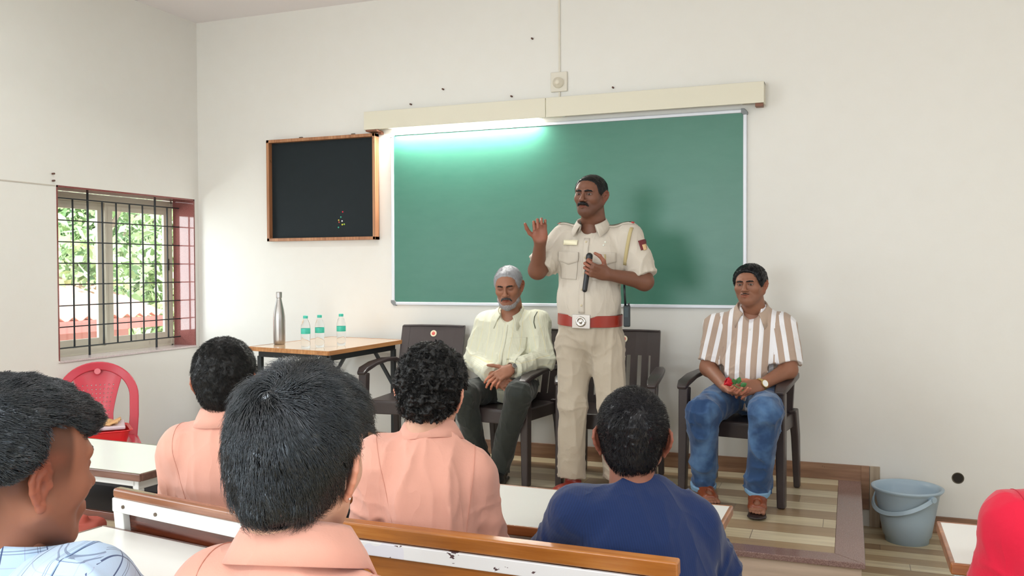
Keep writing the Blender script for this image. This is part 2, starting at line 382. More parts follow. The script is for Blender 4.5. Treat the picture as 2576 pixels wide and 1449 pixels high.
# ------------------------------------------------------------------ outside the window
rng = random.Random(5)
struct('outside_ground', MB().box((-14, 8, -.45), (18, 30, .3)), mat('dusty_ground', srgb(190, 170, 150), .9, var=.2))
leafm = NT('overexposed_leaves'); ob = leafm.n('ShaderNodeObjectInfo'); lc = leafm.noise(leafm.coord(), 3, 4)
leafm.col(leafm.ramp(lc, [(.3, srgb(128, 160, 112)), (.55, srgb(170, 198, 144)), (.75, srgb(214, 230, 184))])); leafm.set(Roughness=.5, Transmission_Weight=0)  # greens paled in the ramp to stand in for overexposure
bark = mat('grey_bark', srgb(110, 96, 84), .9, bump=.5, bscale=20)
def tree(x, y, h, r, lab, n=2600, seed=1):
    rr = np.random.RandomState(seed)
    t = empty('tree', (x, y, -.3), label=lab, cat='tree', group='trees outside the window')
    tr = MB().bar([(0, 0, 0), (.1, .05, h*.4), (0, 0, h*.6)], [(.35, .35), (.26, .26), (.12, .12)], up=(0, 1, 0), n=10)
    for k in range(5):
        a = k*1.3; tr.bar([(0.05, 0, h*.35), (r*.5*math.cos(a), r*.5*math.sin(a), h*.45), (r*.75*math.cos(a), r*.75*math.sin(a), h*.6)], [(.16, .16), (.1, .1), (.05, .05)], up=(.1, .9, .1), n=7)
    tr.build('trunk', bark, t, smooth=True)
    cl = rr.normal(size=(26, 3)); cl /= np.linalg.norm(cl, axis=1)[:, None]; cl *= (rr.rand(26, 1)**.4)*np.array([r, r, h*.40]); cl += [0, 0, h*.46]
    c = cl[rr.randint(26, size=n)]+rr.normal(size=(n, 3))*r*.19
    s = .07+.06*rr.rand(n, 1); u = rr.normal(size=(n, 3)); u /= np.linalg.norm(u, axis=1)[:, None]
    v = np.cross(u, rr.normal(size=(n, 3))); v /= np.linalg.norm(v, axis=1)[:, None]
    V = np.stack([c-u*s, c-v*s*.45, c+u*s, c+v*s*.45], 1).reshape(-1, 3)
    mesh_np('foliage', V, np.arange(4*n).reshape(-1, 4), leafm.m, t, smooth=False)
tree(-11.5, 10.2, 4.6, 1.9, 'leafy tree outside, seen through the left window sash', 9000, 1)
tree(-13.4, 15.0, 5.0, 2.2, 'darker tree outside, seen through the right window sash', 9500, 2)
tree(-18.5, 17.6, 8.0, 3.2, 'tall far tree outside, between the two nearer trees', 9000, 4)
sh = empty('shed', (-9.5, 6.8, -.6), label='low shed with red tiled roof outside the window', cat='shed')
MB().box((-.6, .3, .75), (2.2, 4.2, 1.5)).build('wall', mat('pink_shed_wall', srgb(206, 150, 140), .9), sh)
V = []; F = []; nx, ny = 24, 120
for i in range(nx+1):
    for j in range(ny+1):
        u = i/nx; y = -2.4+5*j/ny
        V.append((.9-2.6*u, y, 1.55+.75*u+.03*math.cos(j*2*math.pi/5)-.02*((i*3/nx*4) % 1)))
for i in range(nx):
    for j in range(ny): F.append((i*(ny+1)+j, (i+1)*(ny+1)+j, (i+1)*(ny+1)+j+1, i*(ny+1)+j+1))
MB().add(V, F).build('tiled_roof', mat('pale_red_roof_tile', srgb(226, 176, 160), .8, var=.12, vscale=8), sh, smooth=True, solid=.03)  # pale red with slight random tone
MB().box((.9, .1, 1.45), (.05, 5, .14)).build('fascia', mat('red_fascia', srgb(176, 96, 90), .7), sh)
# ------------------------------------------------------------------ boards, light cover, switch
bo = empty('green_board', (-1.8025, WALL_Y, 1.87), label='large green chalkboard in a white frame on the front wall', cat='board')
X0, X1, Z0, Z1 = -2.998, -.607, 1.287, 2.454
def bw(mb, name, m, **k): return at0(mb.build(name, m, bo, **k), bo)
t = NT('green_board_surface'); g = t.coord(); n = t.noise(g, 1.4, 5, .6); n2 = t.noise(t.mapping(g, scale=(1, 1, 3)), 6, 5, .7)
t.col(t.mix(t.math('MULTIPLY', n2, .35), t.mix(n, srgb(48, 108, 90), srgb(58, 120, 100)), srgb(88, 140, 122))); t.set(Roughness=.34, Specular_IOR_Level=.5)
t.bump(t.noise(g, 220, 2), .06, .001)
bw(MB().box(((X0+X1)/2, WALL_Y-.009, (Z0+Z1)/2), (X1-X0+.02, .014, Z1-Z0+.02)), 'writing_surface', t.m)
f = MB(); fw = .022
f.box(((X0+X1)/2, WALL_Y-.012, Z1+fw/2), (X1-X0, .024, fw)); f.box(((X0+X1)/2, WALL_Y-.012, Z0-fw/2), (X1-X0, .024, fw))
f.box((X0-fw/2, WALL_Y-.012, (Z0+Z1)/2), (fw, .024, Z1-Z0)); f.box((X1+fw/2, WALL_Y-.012, (Z0+Z1)/2), (fw, .024, Z1-Z0))
bw(f, 'frame', M['white_alu'], bevel=.005, seg=3)
for sx, x in ((-1, X0), (1, X1)):
    for sz, z in ((-1, Z0), (1, Z1)):
        pts = [(x-sx*.012, z), (x-sx*.012, z+sz*.027), (x+sx*.006, z+sz*.026), (x+sx*.026, z+sz*.006), (x+sx*.027, z-sz*.012), (x, z-sz*.012)]
        mb = MB(); V = [(p, WALL_Y-.028, q) for p, q in pts]+[(p, WALL_Y, q) for p, q in pts]; k = len(pts)
        mb.add(V, [tuple(range(k)), tuple(range(k, 2*k))]+[(i, (i+1) % k, k+(i+1) % k, k+i) for i in range(k)])
        bw(mb, 'corner_cap', M['grey_plastic'], bevel=.003)
bb = empty('framed_black_board', (-3.6, WALL_Y, 2.1), label='square dark board in a brown wooden frame left of the green board', cat='board')
BX0, BX1, BZ0, BZ1 = -4.04, -3.125, 1.727, 2.475
fr = MB(); fy = WALL_Y-.03
for c, s in ((((BX0+BX1)/2, fy, BZ1-.011), (BX1-BX0, .06, .022)), (((BX0+BX1)/2, fy, BZ0+.011), (BX1-BX0, .06, .022)),
             ((BX0+.011, fy, (BZ0+BZ1)/2), (.022, .06, BZ1-BZ0)), ((BX1-.011, fy, (BZ0+BZ1)/2), (.022, .06, BZ1-BZ0))): fr.box(c, s)
at0(fr.build('wooden_frame', mat_wood('orange_brown_frame_wood', srgb(136, 88, 56), srgb(176, 122, 84), srgb(204, 156, 114), 2, .4, coat=.1), bb, bevel=.002), bb)
at0(MB().box(((BX0+BX1)/2, WALL_Y-.012, (BZ0+BZ1)/2), (BX1-BX0-.03, .016, BZ1-BZ0-.03)).build('black_panel', mat('black_felt_panel', srgb(28, 36, 40), .6, var=.12, vscale=14, spec=.2), bb), bb)
for k, x in enumerate((-3.77, -3.33)):
    at0(MB().box((x, WALL_Y-.008, BZ1+.006), (.03, .01, .02)).build('hanging_clip', M['screw'], bb, bevel=.003), bb)
for px, py, c in ((862, 533, (230, 40, 60)), (857.5, 546, (50, 170, 140)), (852, 554, (210, 190, 70)), (860.5, 556, (240, 240, 240)), (853, 559, (200, 70, 50)), (861, 565, (230, 230, 60)), (866, 564, (170, 210, 60)), (851.5, 572, (50, 170, 140))):
    p = wp(px, py, WALL_Y-.021)
    at0(MB().lathe([(0, .002), (.004, .0015), (.006, 0)], 8, p, (R_(90), 0, 0)).build('coloured_dot', mat('dot_%d_%d_%d' % c, srgb(*c), .4), bb), bb)

cream = mat('cream_laminate', srgb(222, 217, 198), .45, var=.02, vscale=3); woodb = mat('brown_end_block', srgb(128, 82, 60), .5)
def cover(x0, x1, lab, endl, endr):
    o = empty('tube_light_cover', ((x0+x1)/2, WALL_Y, 2.55), label=lab, cat='light cover')
    mb = MB(); z0, z1 = 2.494, 2.620; dy = .1
    mb.box(((x0+x1)/2, WALL_Y-dy+.005, (z0+z1)/2), (x1-x0, .010, z1-z0)); mb.box(((x0+x1)/2, WALL_Y-dy/2, z1-.005), (x1-x0, dy-.004, .010))
    if endr: mb.box((x1-.005, WALL_Y-dy/2, (z0+z1)/2), (.010, dy-.004, z1-z0))
    if endl: mb.box((x0+.005, WALL_Y-dy/2, (z0+z1)/2), (.010, dy-.004, z1-z0))
    at0(mb.build('cover_board', cream, o, bevel=.002), o)
    e = MB()
    if endl: e.box((x0+.055, WALL_Y-dy/2, z0-.006), (.09, dy-.01, .012)); e.box((x0+.09, WALL_Y-.02, z0-.016), (.03, .03, .02))
    if endr: e.box((x1-.03, WALL_Y-.055, z0-.008), (.045, .06, .02))
    at0(e.build('end_block', woodb, o, bevel=.002), o)
    return o
cover(-3.188, -1.845, 'left half of the cream light cover above the boards, glowing underneath', 1, 0)
cover(-1.841, -.478, 'right half of the cream light cover above the green board, unlit', 0, 1)
def tube(x0, x1, lit, lab):
    o = empty('tube_light', ((x0+x1)/2, WALL_Y, 2.53), label=lab, cat='tube light')
    at0(MB().box(((x0+x1)/2, WALL_Y-.018, 2.55), (x1-x0, .03, .04)).build('fitting', M['white_steel'], o, bevel=.003), o)
    at0(MB().cyl((x0+.03, WALL_Y-.055, 2.515), (x1-.03, WALL_Y-.055, 2.515), .013, 16).build('tube', emis('lit_tube', (1, .96, .9), 11) if lit else mat('unlit_tube', (.8, .8, .8), .3), o, smooth=True), o)
    for x in (x0+.02, x1-.02): at0(MB().box((x, WALL_Y-.04, 2.522), (.02, .05, .04)).build('tube_holder', M['white_steel'], o, bevel=.003), o)
tube(-3.04, -1.88, True, 'lit fluorescent tube under the left half of the cream cover')
tube(-1.76, -.60, False, 'unlit fluorescent tube hidden behind the right half of the cream cover')
lamp('lit_tube_glow', 'AREA', (-2.46, WALL_Y-.06, 2.49), (R_(-14), 0, 0), 26, (1.1, .04), (1, .97, .92))

sw = empty('ceiling_rose', (-1.78, WALL_Y, 2.735), label='square cream wall plate with round knob under a vertical conduit', cat='switch plate')
M['switch'] = mat('aged_cream_plastic', srgb(220, 214, 200), .4)
at0(MB().box((-1.78, WALL_Y-.008, 2.735), (.112, .016, .128)).build('back_plate', M['switch'], sw, bevel=.004), sw)
at0(MB().lathe([(0, .034), (.014, .034), (.017, .03), (.019, .022), (.034, .018), (.036, 0)], 28, (-1.782, WALL_Y-.016, 2.728), (R_(90), 0, 0)).build('round_knob', mat('pale_knob', srgb(226, 218, 200), .35), sw, smooth=True), sw)
cn = MB(); cn.box((-1.778, WALL_Y-.005, (2.80+CEIL)/2), (.012, .010, CEIL-2.80)); cn.box((-1.778, WALL_Y-.005, 2.645), (.012, .01, .05))
tag(cn.build('conduit', M['switch'], None, bevel=.002), 'thin pale conduit running down the wall from the ceiling to the switch plate', 'conduit')

# ------------------------------------------------------------------ plastic armchairs
def make_chair(seed=0):
    o = empty('plastic_armchair', (0, 0, 0)); c = M['chair']
    s = MB(); s.box((0, -.005, .415), (.47, .44, .03)); s.build('seat', c, o, bevel=.012, seg=3)
    a = MB(); a.box((0, -.215, .38), (.44, .022, .075)); a.box((-.225, 0, .385), (.02, .4, .06)); a.box((.225, 0, .385), (.02, .4, .06)); a.build('seat_apron', c, o, bevel=.006)
    for sx in (-1, 1):
        l = MB(); l.bar([(sx*.268, -.235, 0), (sx*.262, -.228, .35), (sx*.258, -.225, .60)], [(.042, .05), (.05, .055), (.055, .06)], up=(0, 1, 0)); l.build('front_leg', c, o, bevel=.008)
        l = MB(); l.bar([(sx*.240, .262, 0), (sx*.236, .238, .30), (sx*.228, .215, .45)], [(.034, .038), (.042, .06), (.045, .07)], up=(0, 1, 0)); l.build('rear_leg', c, o, bevel=.008)
        r = MB(); r.bar([(sx*.262, -.27, .598), (sx*.264, -.22, .622), (sx*.266, -.08, .645), (sx*.258, .08, .655), (sx*.240, .20, .650), (sx*.228, .25, .63)],
                        [(.05, .022), (.068, .03), (.07, .026), (.062, .026), (.048, .026), (.04, .03)], up=(0, 0, 1)); r.build('armrest', c, o, bevel=.008, seg=3)
    b = MB(); y = lambda z: .205+(z-.42)*.24+.02*((z-.42)/.46)**2
    def slab(x0, x1, z0, z1, th=.016, bow=.02):
        n = 5
        for i in range(n):
            a0, a1 = z0+(z1-z0)*i/n, z0+(z1-z0)*(i+1)/n
            k = 1 if x1-x0 < .1 else 6
            for j in range(k):
                u0, u1 = x0+(x1-x0)*j/k, x0+(x1-x0)*(j+1)/k
                f = lambda u: bow*(1-(u/.23)**2)
                P = [(u, y(z)+f(u)+d, z) for d in (-th/2, th/2) for z in (a0, a1) for u in (u0, u1)]
                b.add(P, [(0, 1, 3, 2), (4, 6, 7, 5), (0, 4, 5, 1), (2, 3, 7, 6), (0, 2, 6, 4), (1, 5, 7, 3)])
    slab(-.222, .222, .72, .868)
    for i in range(5): x = -.137+i*.0685; slab(x-.021, x+.021, .47, .722)
    for sx in (-1, 1): slab(*sorted((sx*.172, sx*.226)), .40, .866, .022)
    slab(-.2, .2, .42, .475)
    b.build('backrest', c, o, weld=True)
    bd = MB(); bd.bar([(-.222, y(.868), .866), (-.1, y(.868)+.016, .868), (.1, y(.868)+.016, .868), (.222, y(.868), .866)], (.03, .012), up=(0, 0, 1)); bd.build('back_rim', c, o, bevel=.004)
    st = MB(); yy = y(.815)+.02-.0105
    st.lathe([(0, .002), (.022, .002), (.0225, 0)], 24, (0, yy, .815), (R_(90-15), 0, 0)); so = st.build('round_sticker', mat('cream_sticker', srgb(224, 214, 184), .4), o); so['label'] = 'round cream sticker with a red emblem'
    em = MB(); em.lathe([(0, .0026), (.012, .0026)], 20, (0, yy, .815), (R_(75), 0, 0)); em.build('emblem', mat('red_emblem', srgb(214, 72, 66), .4), so)
    em = MB()
    for dz in (-.003, .003): em.box((0, yy-.003, .815+dz), (.016, .0006, .0018), (R_(-15), 0, 0))
    em.build('emblem_lines', mat('cream_sticker', srgb(224, 214, 184), .4), so)
    return o
ch = make_chair()
spots = [(-2.625, 5.12, 5, 'empty dark brown plastic armchair beside the table, behind the curly haired person'),
         (-1.965, 5.04, -9, 'dark brown plastic armchair the grey-haired man sits on'),
         (-1.29, 5.04, 3, 'empty dark brown plastic armchair directly behind the standing officer'),
         (-.555, 5.05, -9, 'dark brown plastic armchair the man in the striped shirt sits on')]
CH = []
for i, (x, y, a, lab) in enumerate(spots):
    o = ch if i == 0 else copy_tree(ch)
    o.location = (x, y, PLAT+.002); o.rotation_euler = (0, 0, R_(a)); tag(o, lab, 'chair', 'dark plastic armchairs on the platform'); CH.append(o)

# ------------------------------------------------------------------ red chair with tray
rc = empty('red_plastic_chair', (-4.31, 4.15, 0), R_(46), label='red plastic chair with perforated back under the window', cat='chair')
c = M['red_chair']   # local: front is -y
mb = MB(); n = 12; V = []; F = []
for i in range(n+1):
    for j in range(n+1):
        u, v = -1+2*i/n, -1+2*j/n
        V.append((u*(.225+.012*(-v))*(1-.04*v*v), v*.21, .455-.016*(1-u*u)*(1-v*v)-.018*max(0, -v)**4))
for i in range(n):
    for j in range(n): F.append((i*(n+1)+j, (i+1)*(n+1)+j, (i+1)*(n+1)+j+1, i*(n+1)+j+1))
mb.add(V, F).build('seat', c, rc, smooth=True, solid=.012)
mb = MB(); mb.bar([(-.225, .18, .43), (-.235, -.16, .43), (-.2, -.215, .428), (0, -.228, .425), (.2, -.215, .428), (.235, -.16, .43), (.225, .18, .43)], (.016, .05)); mb.build('seat_apron', c, rc, bevel=.006)
for sx in (-1, 1):
    MB().bar([(sx*.245, -.255, 0), (sx*.235, -.225, .3), (sx*.215, -.195, .43)], [(.035, .035), (.045, .045), (.06, .06)], up=(0, 1, 0)).build('front_leg', c, rc, bevel=.008)
    MB().bar([(sx*.235, .27, 0), (sx*.225, .22, .3), (sx*.20, .185, .44)], [(.03, .03), (.04, .04), (.045, .045)], up=(0, 1, 0)).build('rear_leg', c, rc, bevel=.008)
hoop = []
for k in range(25):
    a = math.pi*k/24; x = -.215*math.cos(a)*(1 if k not in (0, 24) else 1); z = .70+.20*math.sin(a)
    hoop.append((x, .20+(z-.44)*.26, z))
hoop = [(-.20, .20, .43), (-.213, .235, .58)]+hoop+[(.213, .235, .58), (.20, .20, .43)]
MB().bar(hoop, [(.055, .02)]*len(hoop), up=(0, 1, .0)).build('back_hoop', c, rc, bevel=.008)
mb = MB(); V = []; F = []; nu, nv = 40, 66
for i in range(nu+1):
    for j in range(nv+1):
        u = -1+2*i/nu; t_ = j/nv; z = .44+.44*t_
        wdt = min(.088+.075*max(0, t_-.35)**1.3*1.7, .205*math.sqrt(max(.05, 1-(max(0, z-.70)/.2)**2)))
        V.append((u*wdt, .20+(z-.44)*.26+.022*(1-u*u), z))
for i in range(nu):
    for j in range(nv):
        if i % 4 == 2 and j % 4 == 2 and 4 < i < nu-4 and 4 < j < nv-14: continue
        F.append((i*(nv+1)+j, (i+1)*(nv+1)+j, (i+1)*(nv+1)+j+1, i*(nv+1)+j+1))
mb.add(V, F).build('perforated_back_panel', c, rc, smooth=True, solid=.007)
MB().lathe([(0, .003), (.018, .003), (.02, 0)], 20, (0, .30, .866), (R_(75), 0, 0)).build('round_mark', mat('pale_red_mark', srgb(224, 120, 130), .4), rc)
tr = empty('red_tray', (-4.30, 4.12, .470), R_(50), label='red plastic tray lying on the seat of the red chair', cat='tray')
mb = MB()
def rrect(hx, hy, r, n=5):
    P = []
    for cx, cy, a0 in ((hx-r, hy-r, 0), (-hx+r, hy-r, 90), (-hx+r, -hy+r, 180), (hx-r, -hy+r, 270)):
        for k in range(n+1): a = R_(a0+90*k/n); P.append((cx+r*math.cos(a), cy+r*math.sin(a)))
    return P
rings = [(rrect(.165, .125, .04), 0), (rrect(.185, .145, .05), .07), (rrect(.20, .158, .055), .078)]
V = [(x, y, z) for R, z in rings for x, y in R]; k = len(rings[0][0])
mb.add(V, [tuple(range(k))[::-1]]+[(r*k+i, r*k+(i+1) % k, (r+1)*k+(i+1) % k, (r+1)*k+i) for r in range(2) for i in range(k)]); mb.build('tray_body', M['tray'], tr, solid=.005, smooth=False)
def loose(name, mb, m, loc, rz, lab, cat, **k):
    o = mb.build(name, m, None, **k); o.location = loc; o.rotation_euler = (0, 0, rz); return tag(o, lab, cat)
loose('plastic_folder', MB().box((0, 0, 0), (.33, .26, .022)), mat('cloudy_plastic', srgb(214, 196, 204), .25, var=.05), (-4.31, 4.13, .562), R_(46), 'cloudy white plastic folder lying across the red tray', 'folder', bevel=.008, seg=3)
mb = MB(); V = []; F = []; r2 = np.random.RandomState(3)
for i in range(13):
    for j in range(11): V.append((-.13+.26*i/12+.006*r2.randn(), -.1+.2*j/10+.006*r2.randn(), .010+.008*math.sin(i*1.1)+.006*math.cos(j*1.7)+.003*r2.randn()))
for i in range(12):
    for j in range(10): F.append((i*11+j, (i+1)*11+j, (i+1)*11+j+1, i*11+j+1))
loose('crumpled_wrapper', mb.add(V, F), mat('orange_beige_wrapper', srgb(232, 184, 128), .45, var=.12, vscale=12), (-4.32, 4.14, .576), R_(35), 'crumpled orange beige wrapper on top of the folder', 'wrapper', solid=.008, smooth=True)
loose('green_pen', MB().cyl((-.06, 0, 0), (.06, 0, 0), .006, 10), mat('lime_plastic', srgb(150, 206, 70), .3), (-4.28, 4.11, .606), R_(10), 'lime green pen lying on the crumpled wrapper', 'pen')
loose('white_pen', MB().cyl((-.065, 0, 0), (.065, 0, 0), .005, 10), mat('white_plastic', srgb(230, 232, 232), .3), (-4.27, 4.08, .606), R_(16), 'white and grey pen lying beside the green pen', 'pen')

bk = empty('blue_bucket', (-4.42, 5.24, 0), label='blue bucket in the corner behind the salmon shirted boy', cat='bucket')
prof = [(.11, 0), (.112, .004), (.145, .33), (.158, .335), (.158, .35), (.150, .35), (.139, .33), (.106, .012), (0, .01)]
MB().lathe([(0, 0)]+prof, 40).build('tub', mat('blue_plastic', srgb(60, 84, 168), .35), bk, smooth=False)
# ------------------------------------------------------------------ grey bucket
gb = empty('grey_bucket', (.30, 5.325, 0), label='blue-grey plastic bucket on the floor at the end of the platform', cat='bucket')
M['bucket'] = mat('blue_grey_bucket_plastic', srgb(164, 184, 198), .32)
MB().lathe([(0, .012), (.105, .012), (.105, 0), (.112, 0), (.114, .03), (.124, .036), (.142, .14), (.165, .27), (.180, .285), (.186, .292), (.187, .300), (.180, .303), (.168, .298), (.160, .27), (.120, .045), (0, .04)], 56).build('bucket_body', M['bucket'], gb, smooth=True)
hd = []; 
for k in range(21):
    a = math.pi*k/20; u = math.cos(a)*.186; v = math.sin(a)
    hd.append((u, -v*.165, .272-v*.10))
h_ = MB().bar(hd, [(.010, .024)]*21, up=(0, .45, .9)).build('handle', M['bucket'], gb, bevel=.003); h_.rotation_euler = (0, 0, R_(-50))
for s in (-1, 1): l_ = MB().cyl((s*.165, 0, .272), (s*.196, 0, .272), .016, 14).build('handle_lug', M['bucket'], gb); l_.rotation_euler = (0, 0, R_(-50))

# ------------------------------------------------------------------ folding table with bottles
ft = empty('folding_table', (-3.2, 4.98, PLAT), label='folding table with wood-look top and black steel legs left of the chairs', cat='table')
P4 = [(-3.546, 4.628), (-2.886, 4.501), (-2.874, 5.407), (-3.507, 5.508)]
mb = MB().prism(P4, 1.006, 1.03)
at0(mb.build('table_top', mat_wood('pale_glossy_tabletop', srgb(200, 160, 120), srgb(214, 178, 140), srgb(226, 194, 160), 1, .14), ft, bevel=.003), ft)
P = [np.array([*p, 1.018]) for p in P4]
mb = MB()
for i in range(4):
    a, b = P[i], P[(i+1) % 4]; cc = (a+b)/2; d = b-a; L = np.linalg.norm(d); ang = math.atan2(d[1], d[0]); nrm = np.array([d[1], -d[0], 0])/L
    mb.box(cc+nrm*.004, (L+.008, .008, .026), (0, 0, ang))
at0(mb.build('wood_edge', mat_wood('honey_edge_band', srgb(160, 104, 56), srgb(192, 134, 80), srgb(208, 156, 104), 1, .3), ft), ft)
cen = sum(P)/4; In = [p+(cen-p)*.13 for p in P]
mb = MB()
for i in range(4):
    a, b = In[i].copy(), In[(i+1) % 4].copy(); a[2] = b[2] = .985; mb.bar([a, b], (.03, .04))
at0(mb.build('under_frame', M['iron'], ft), ft)
for i in range(4):
    a = In[i].copy(); a[2] = .97; b = a.copy(); b[2] = PLAT+.002
    l = MB().bar([a, b], (.03, .03), up=(0, 1, 0)); at0(l.build('leg', M['iron'], ft, bevel=.003), ft)
    j = (i+1) % 4 if i % 2 == 0 else (i-1) % 4
    m_ = In[i]+(In[j]-In[i])*.32; m_[2] = .97; q = In[i].copy(); q[2] = .72
    at0(MB().bar([m_, q], (.02, .02), up=(0, 1, 0)).build('brace', M['iron'], ft), ft)
sb = empty('steel_bottle', (-3.473, 4.839, 1.031), label='tall brushed steel flask on the left of the folding table', cat='bottle')
MB().lathe([(0, 0), (.033, 0), (.037, .004), (.038, .03), (.0385, .155), (.037, .185), (.031, .225), (.023, .262), (.0165, .292), (.0155, .302)], 36).build('bottle_body', M['metal'], sb, smooth=True)
MB().lathe([(.0155, .300), (.019, .302), (.0195, .335), (.018, .340), (0, .341)], 28).build('cap', M['metal'], sb, smooth=False, bevel=.001)
wat = NT('clear_pet_bottle'); wat.set(Roughness=.05, Transmission_Weight=1.0, IOR=1.12); wat.col((.97, .99, .99)); M['pet'] = wat.m
def make_water():
    o = empty('water_bottle', (0, 0, 0))
    MB().lathe([(0, .003), (.022, 0), (.0275, .006), (.0285, .03), (.0275, .055), (.0285, .08), (.0285, .128), (.027, .145), (.019, .170), (.0125, .183), (.0125, .19)], 32).build('bottle_body', M['pet'], o, smooth=True)
    MB().lathe([(.0288, .092), (.0290, .093), (.0290, .124), (.0288, .125)], 32).build('label_band', M['teal'], o, smooth=True)
    MB().lathe([(.0125, .186), (.0145, .186), (.0148, .201), (.013, .203), (0, .203)], 24).build('cap', M['teal'], o)
    return o
wb0 = make_water()
for i, (x, y, lab) in enumerate(((-3.11, 4.60, 'leftmost of the small water bottles, next to the steel flask'), (-3.075, 4.70, 'middle of the three small water bottles with teal caps'),
                                 (-3.02, 4.86, 'rightmost small water bottle, apart from the other two'))):
    o = wb0 if i == 0 else copy_tree(wb0)
    o.location = (x, y, 1.031); tag(o, lab, 'bottle', 'small water bottles on the folding table')

# ------------------------------------------------------------------ desks and benches
def desk(loc, rz, L, D_, lab, edge, flip=False):
    o = empty('school_desk', loc, rz, label=lab, cat='desk', group='white topped school desks')
    MB().box((0, 0, .738), (L-.016, D_-.016, .024)).build('desk_top', M['laminate'], o)
    e = MB(); 
    for s in (-1, 1): e.box((0, s*(D_/2-.006), .736), (L, .014, .030)); e.box((s*(L/2-.006), 0, .736), (.014, D_-.02, .030))
    e.build('edge_band', edge, o, bevel=.005, seg=3)
    f = MB(); h = L/2-.06
    f.box((0, D_/2-.05, .70), (2*h, .03, .04)); f.box((0, -D_/2+.05, .705), (2*h, .03, .03))
    for s in (-1, 1): f.box((s*h, 0, .70), (.03, D_-.07, .04))
    f.build('steel_frame', M['white_steel'], o, bevel=.003)
    for sx in (-1, 1):
        for sy in (-1, 1): MB().box((sx*h, sy*(D_/2-.05), .34), (.03, .03, .68)).build('leg', M['white_steel'], o, bevel=.003)
    MB().box((0, .02, .55), (2*h-.03, D_-.12, .016)).build('book_shelf', M['dark_shelf'], o)
    MB().box((0, D_/2-.045, .60), (2*h-.03, .012, .16)).build('front_panel', M['dark_shelf'], o)
    MB().box((0, -D_/2+.06, .555), (2*h-.03, .014, .03)).build('shelf_lip', M['red_wood'], o, bevel=.003)
    return o
desk((-2.895, 2.825, 0), R_(-3), .86, .45, 'desk at the left with a glaring white top, under the red chair', M['edge_dark'])
desk((-1.66, 2.80, 0), R_(-6), .80, .42, 'desk hidden in front of the leftmost salmon shirted boy', M['edge_wood'])
desk((-.80, 2.665, 0), R_(-1), .90, .46, 'white topped desk in front of the person in the navy shirt', M['edge_wood'])
desk((.69, 2.715, 0), R_(0), .89, .41, 'white topped desk at the right edge in front of the red shirt', M['edge_wood'])
desk((-1.70, 1.76, 0), R_(-8), .84, .42, 'desk in the lower left in front of the nearest salmon shirted person', M['edge_dark'])
def bench(loc, rz, L, lab, style, back=True, grp='wooden benches with steel frames'):
    """local: seat centre at origin, sitters face +y, backrest at y=-.2"""
    o = empty('school_bench', loc, rz, label=lab, cat='bench', group=grp)
    wood = {'gold': M['gold_wood'], 'red': M['red_wood'], 'plain': M['gold_wood']}[style]
    MB().box((0, .02, .435), (L, .30, .026)).build('seat', wood, o, bevel=.005)
    h = L/2-.05
    for sx in (-1, 1):
        for y in (-.1, .13): MB().box((sx*h, y, .21), (.03, .03, .42)).build('leg', M['white_steel'], o, bevel=.003)
    MB().box((0, -.1, .40), (2*h, .025, .03)).build('cross_bar', M['white_steel'], o)
    if back:
        up = lambda z: -.15-(z-.42)*.10
        if style == 'red':
            f = MB(); zt = .838; y0 = up(zt)
            f.box((0, y0, zt-.018), (L, .025, .042))
            for sx in (-1, 1): f.bar([(sx*(L/2-.022), up(.42), .40), (sx*(L/2-.022), up(zt), zt)], (.044, .025), up=(0, 1, 0))
            f.build('back_frame', M['white_steel'], o, bevel=.004)
            MB().bar([(-L/2, y0+.004, zt+.016), (L/2, y0+.004, zt+.016)], (.030, .030)).build('top_rail', M['rail_wood'], o, bevel=.009, seg=3)
            MB().box((0, up(.70)+.018, .70), (L-.07, .014, .22), (R_(6), 0, 0)).build('back_panel', M['red_wood'], o)
            s = MB()
            for x, z in ((-L/2+.055, zt-.018), (-L/2+.20, zt-.020), (-L/2+.02, .73), (L/2-.055, zt-.018)): s.cyl((x, y0-.0125, z), (x, y0-.0165, z), .0055, 10)
            s.build('screw', M['screw'], o)
        else:
            f = MB(); f.bar([(-L/2+.01, up(.80)-.012, .80), (L/2-.03, up(.80)-.012, .80)], (.012, .036)).build('steel_strip', mat_chipped(), o, bevel=.003)
            for sx in (-1, 1): MB().bar([(sx*(L/2-.07), up(.42)+.02, .40), (sx*(L/2-.07), up(.80)+.02, .80)], (.03, .02), up=(0, 1, 0)).build('back_post', M['white_steel'], o)
            MB().box((0, up(.846)+.004, .842), (L, .034, .040), (R_(6), 0, 0)).build('top_rail', M['gold_wood'], o, bevel=.006, seg=3)
            MB().box((0, up(.70)+.001, .70), (L-.03, .016, .235), (R_(6), 0, 0)).build('back_plank', M['gold_wood'], o, bevel=.003)
    return o
def mat_chipped():
    if 'chip' in MATS: return MATS['chip']
    t = NT('chipped_white_enamel'); g = t.coord(); n = t.noise(t.mapping(g, scale=(14, 20, 40), loc=(.3, 0, 0)), 1.4, 3, .6)
    n2 = t.noise(g, 5, 3)
    c = t.mix(t.math('MULTIPLY', t.math('GREATER_THAN', n2, .58), .35), srgb(232, 233, 236), srgb(206, 204, 232))
    c = t.mix(t.math('GREATER_THAN', n, .635), c, srgb(86, 66, 70)); t.col(c); t.set(Roughness=.3); MATS['chip'] = t.m; return t.m
bench((-1.60, 2.14, 0), R_(-10), .82, 'bench with dark red back panel and white frame, leftmost salmon shirted boy on it', 'red')
bench((-.79, 2.16, 0), R_(-1.5), .885, 'golden wooden bench with a chipped white strip, navy shirted man on it', 'gold')
bench((-2.95, 2.28, 0), R_(-3), .86, 'bench behind the left desk, seen only under the chin of the plaid shirted boy', 'plain', back=False)
bench((.69, 2.13, 0), 0, .88, 'bench the person in the red shirt sits on', 'plain', back=False)
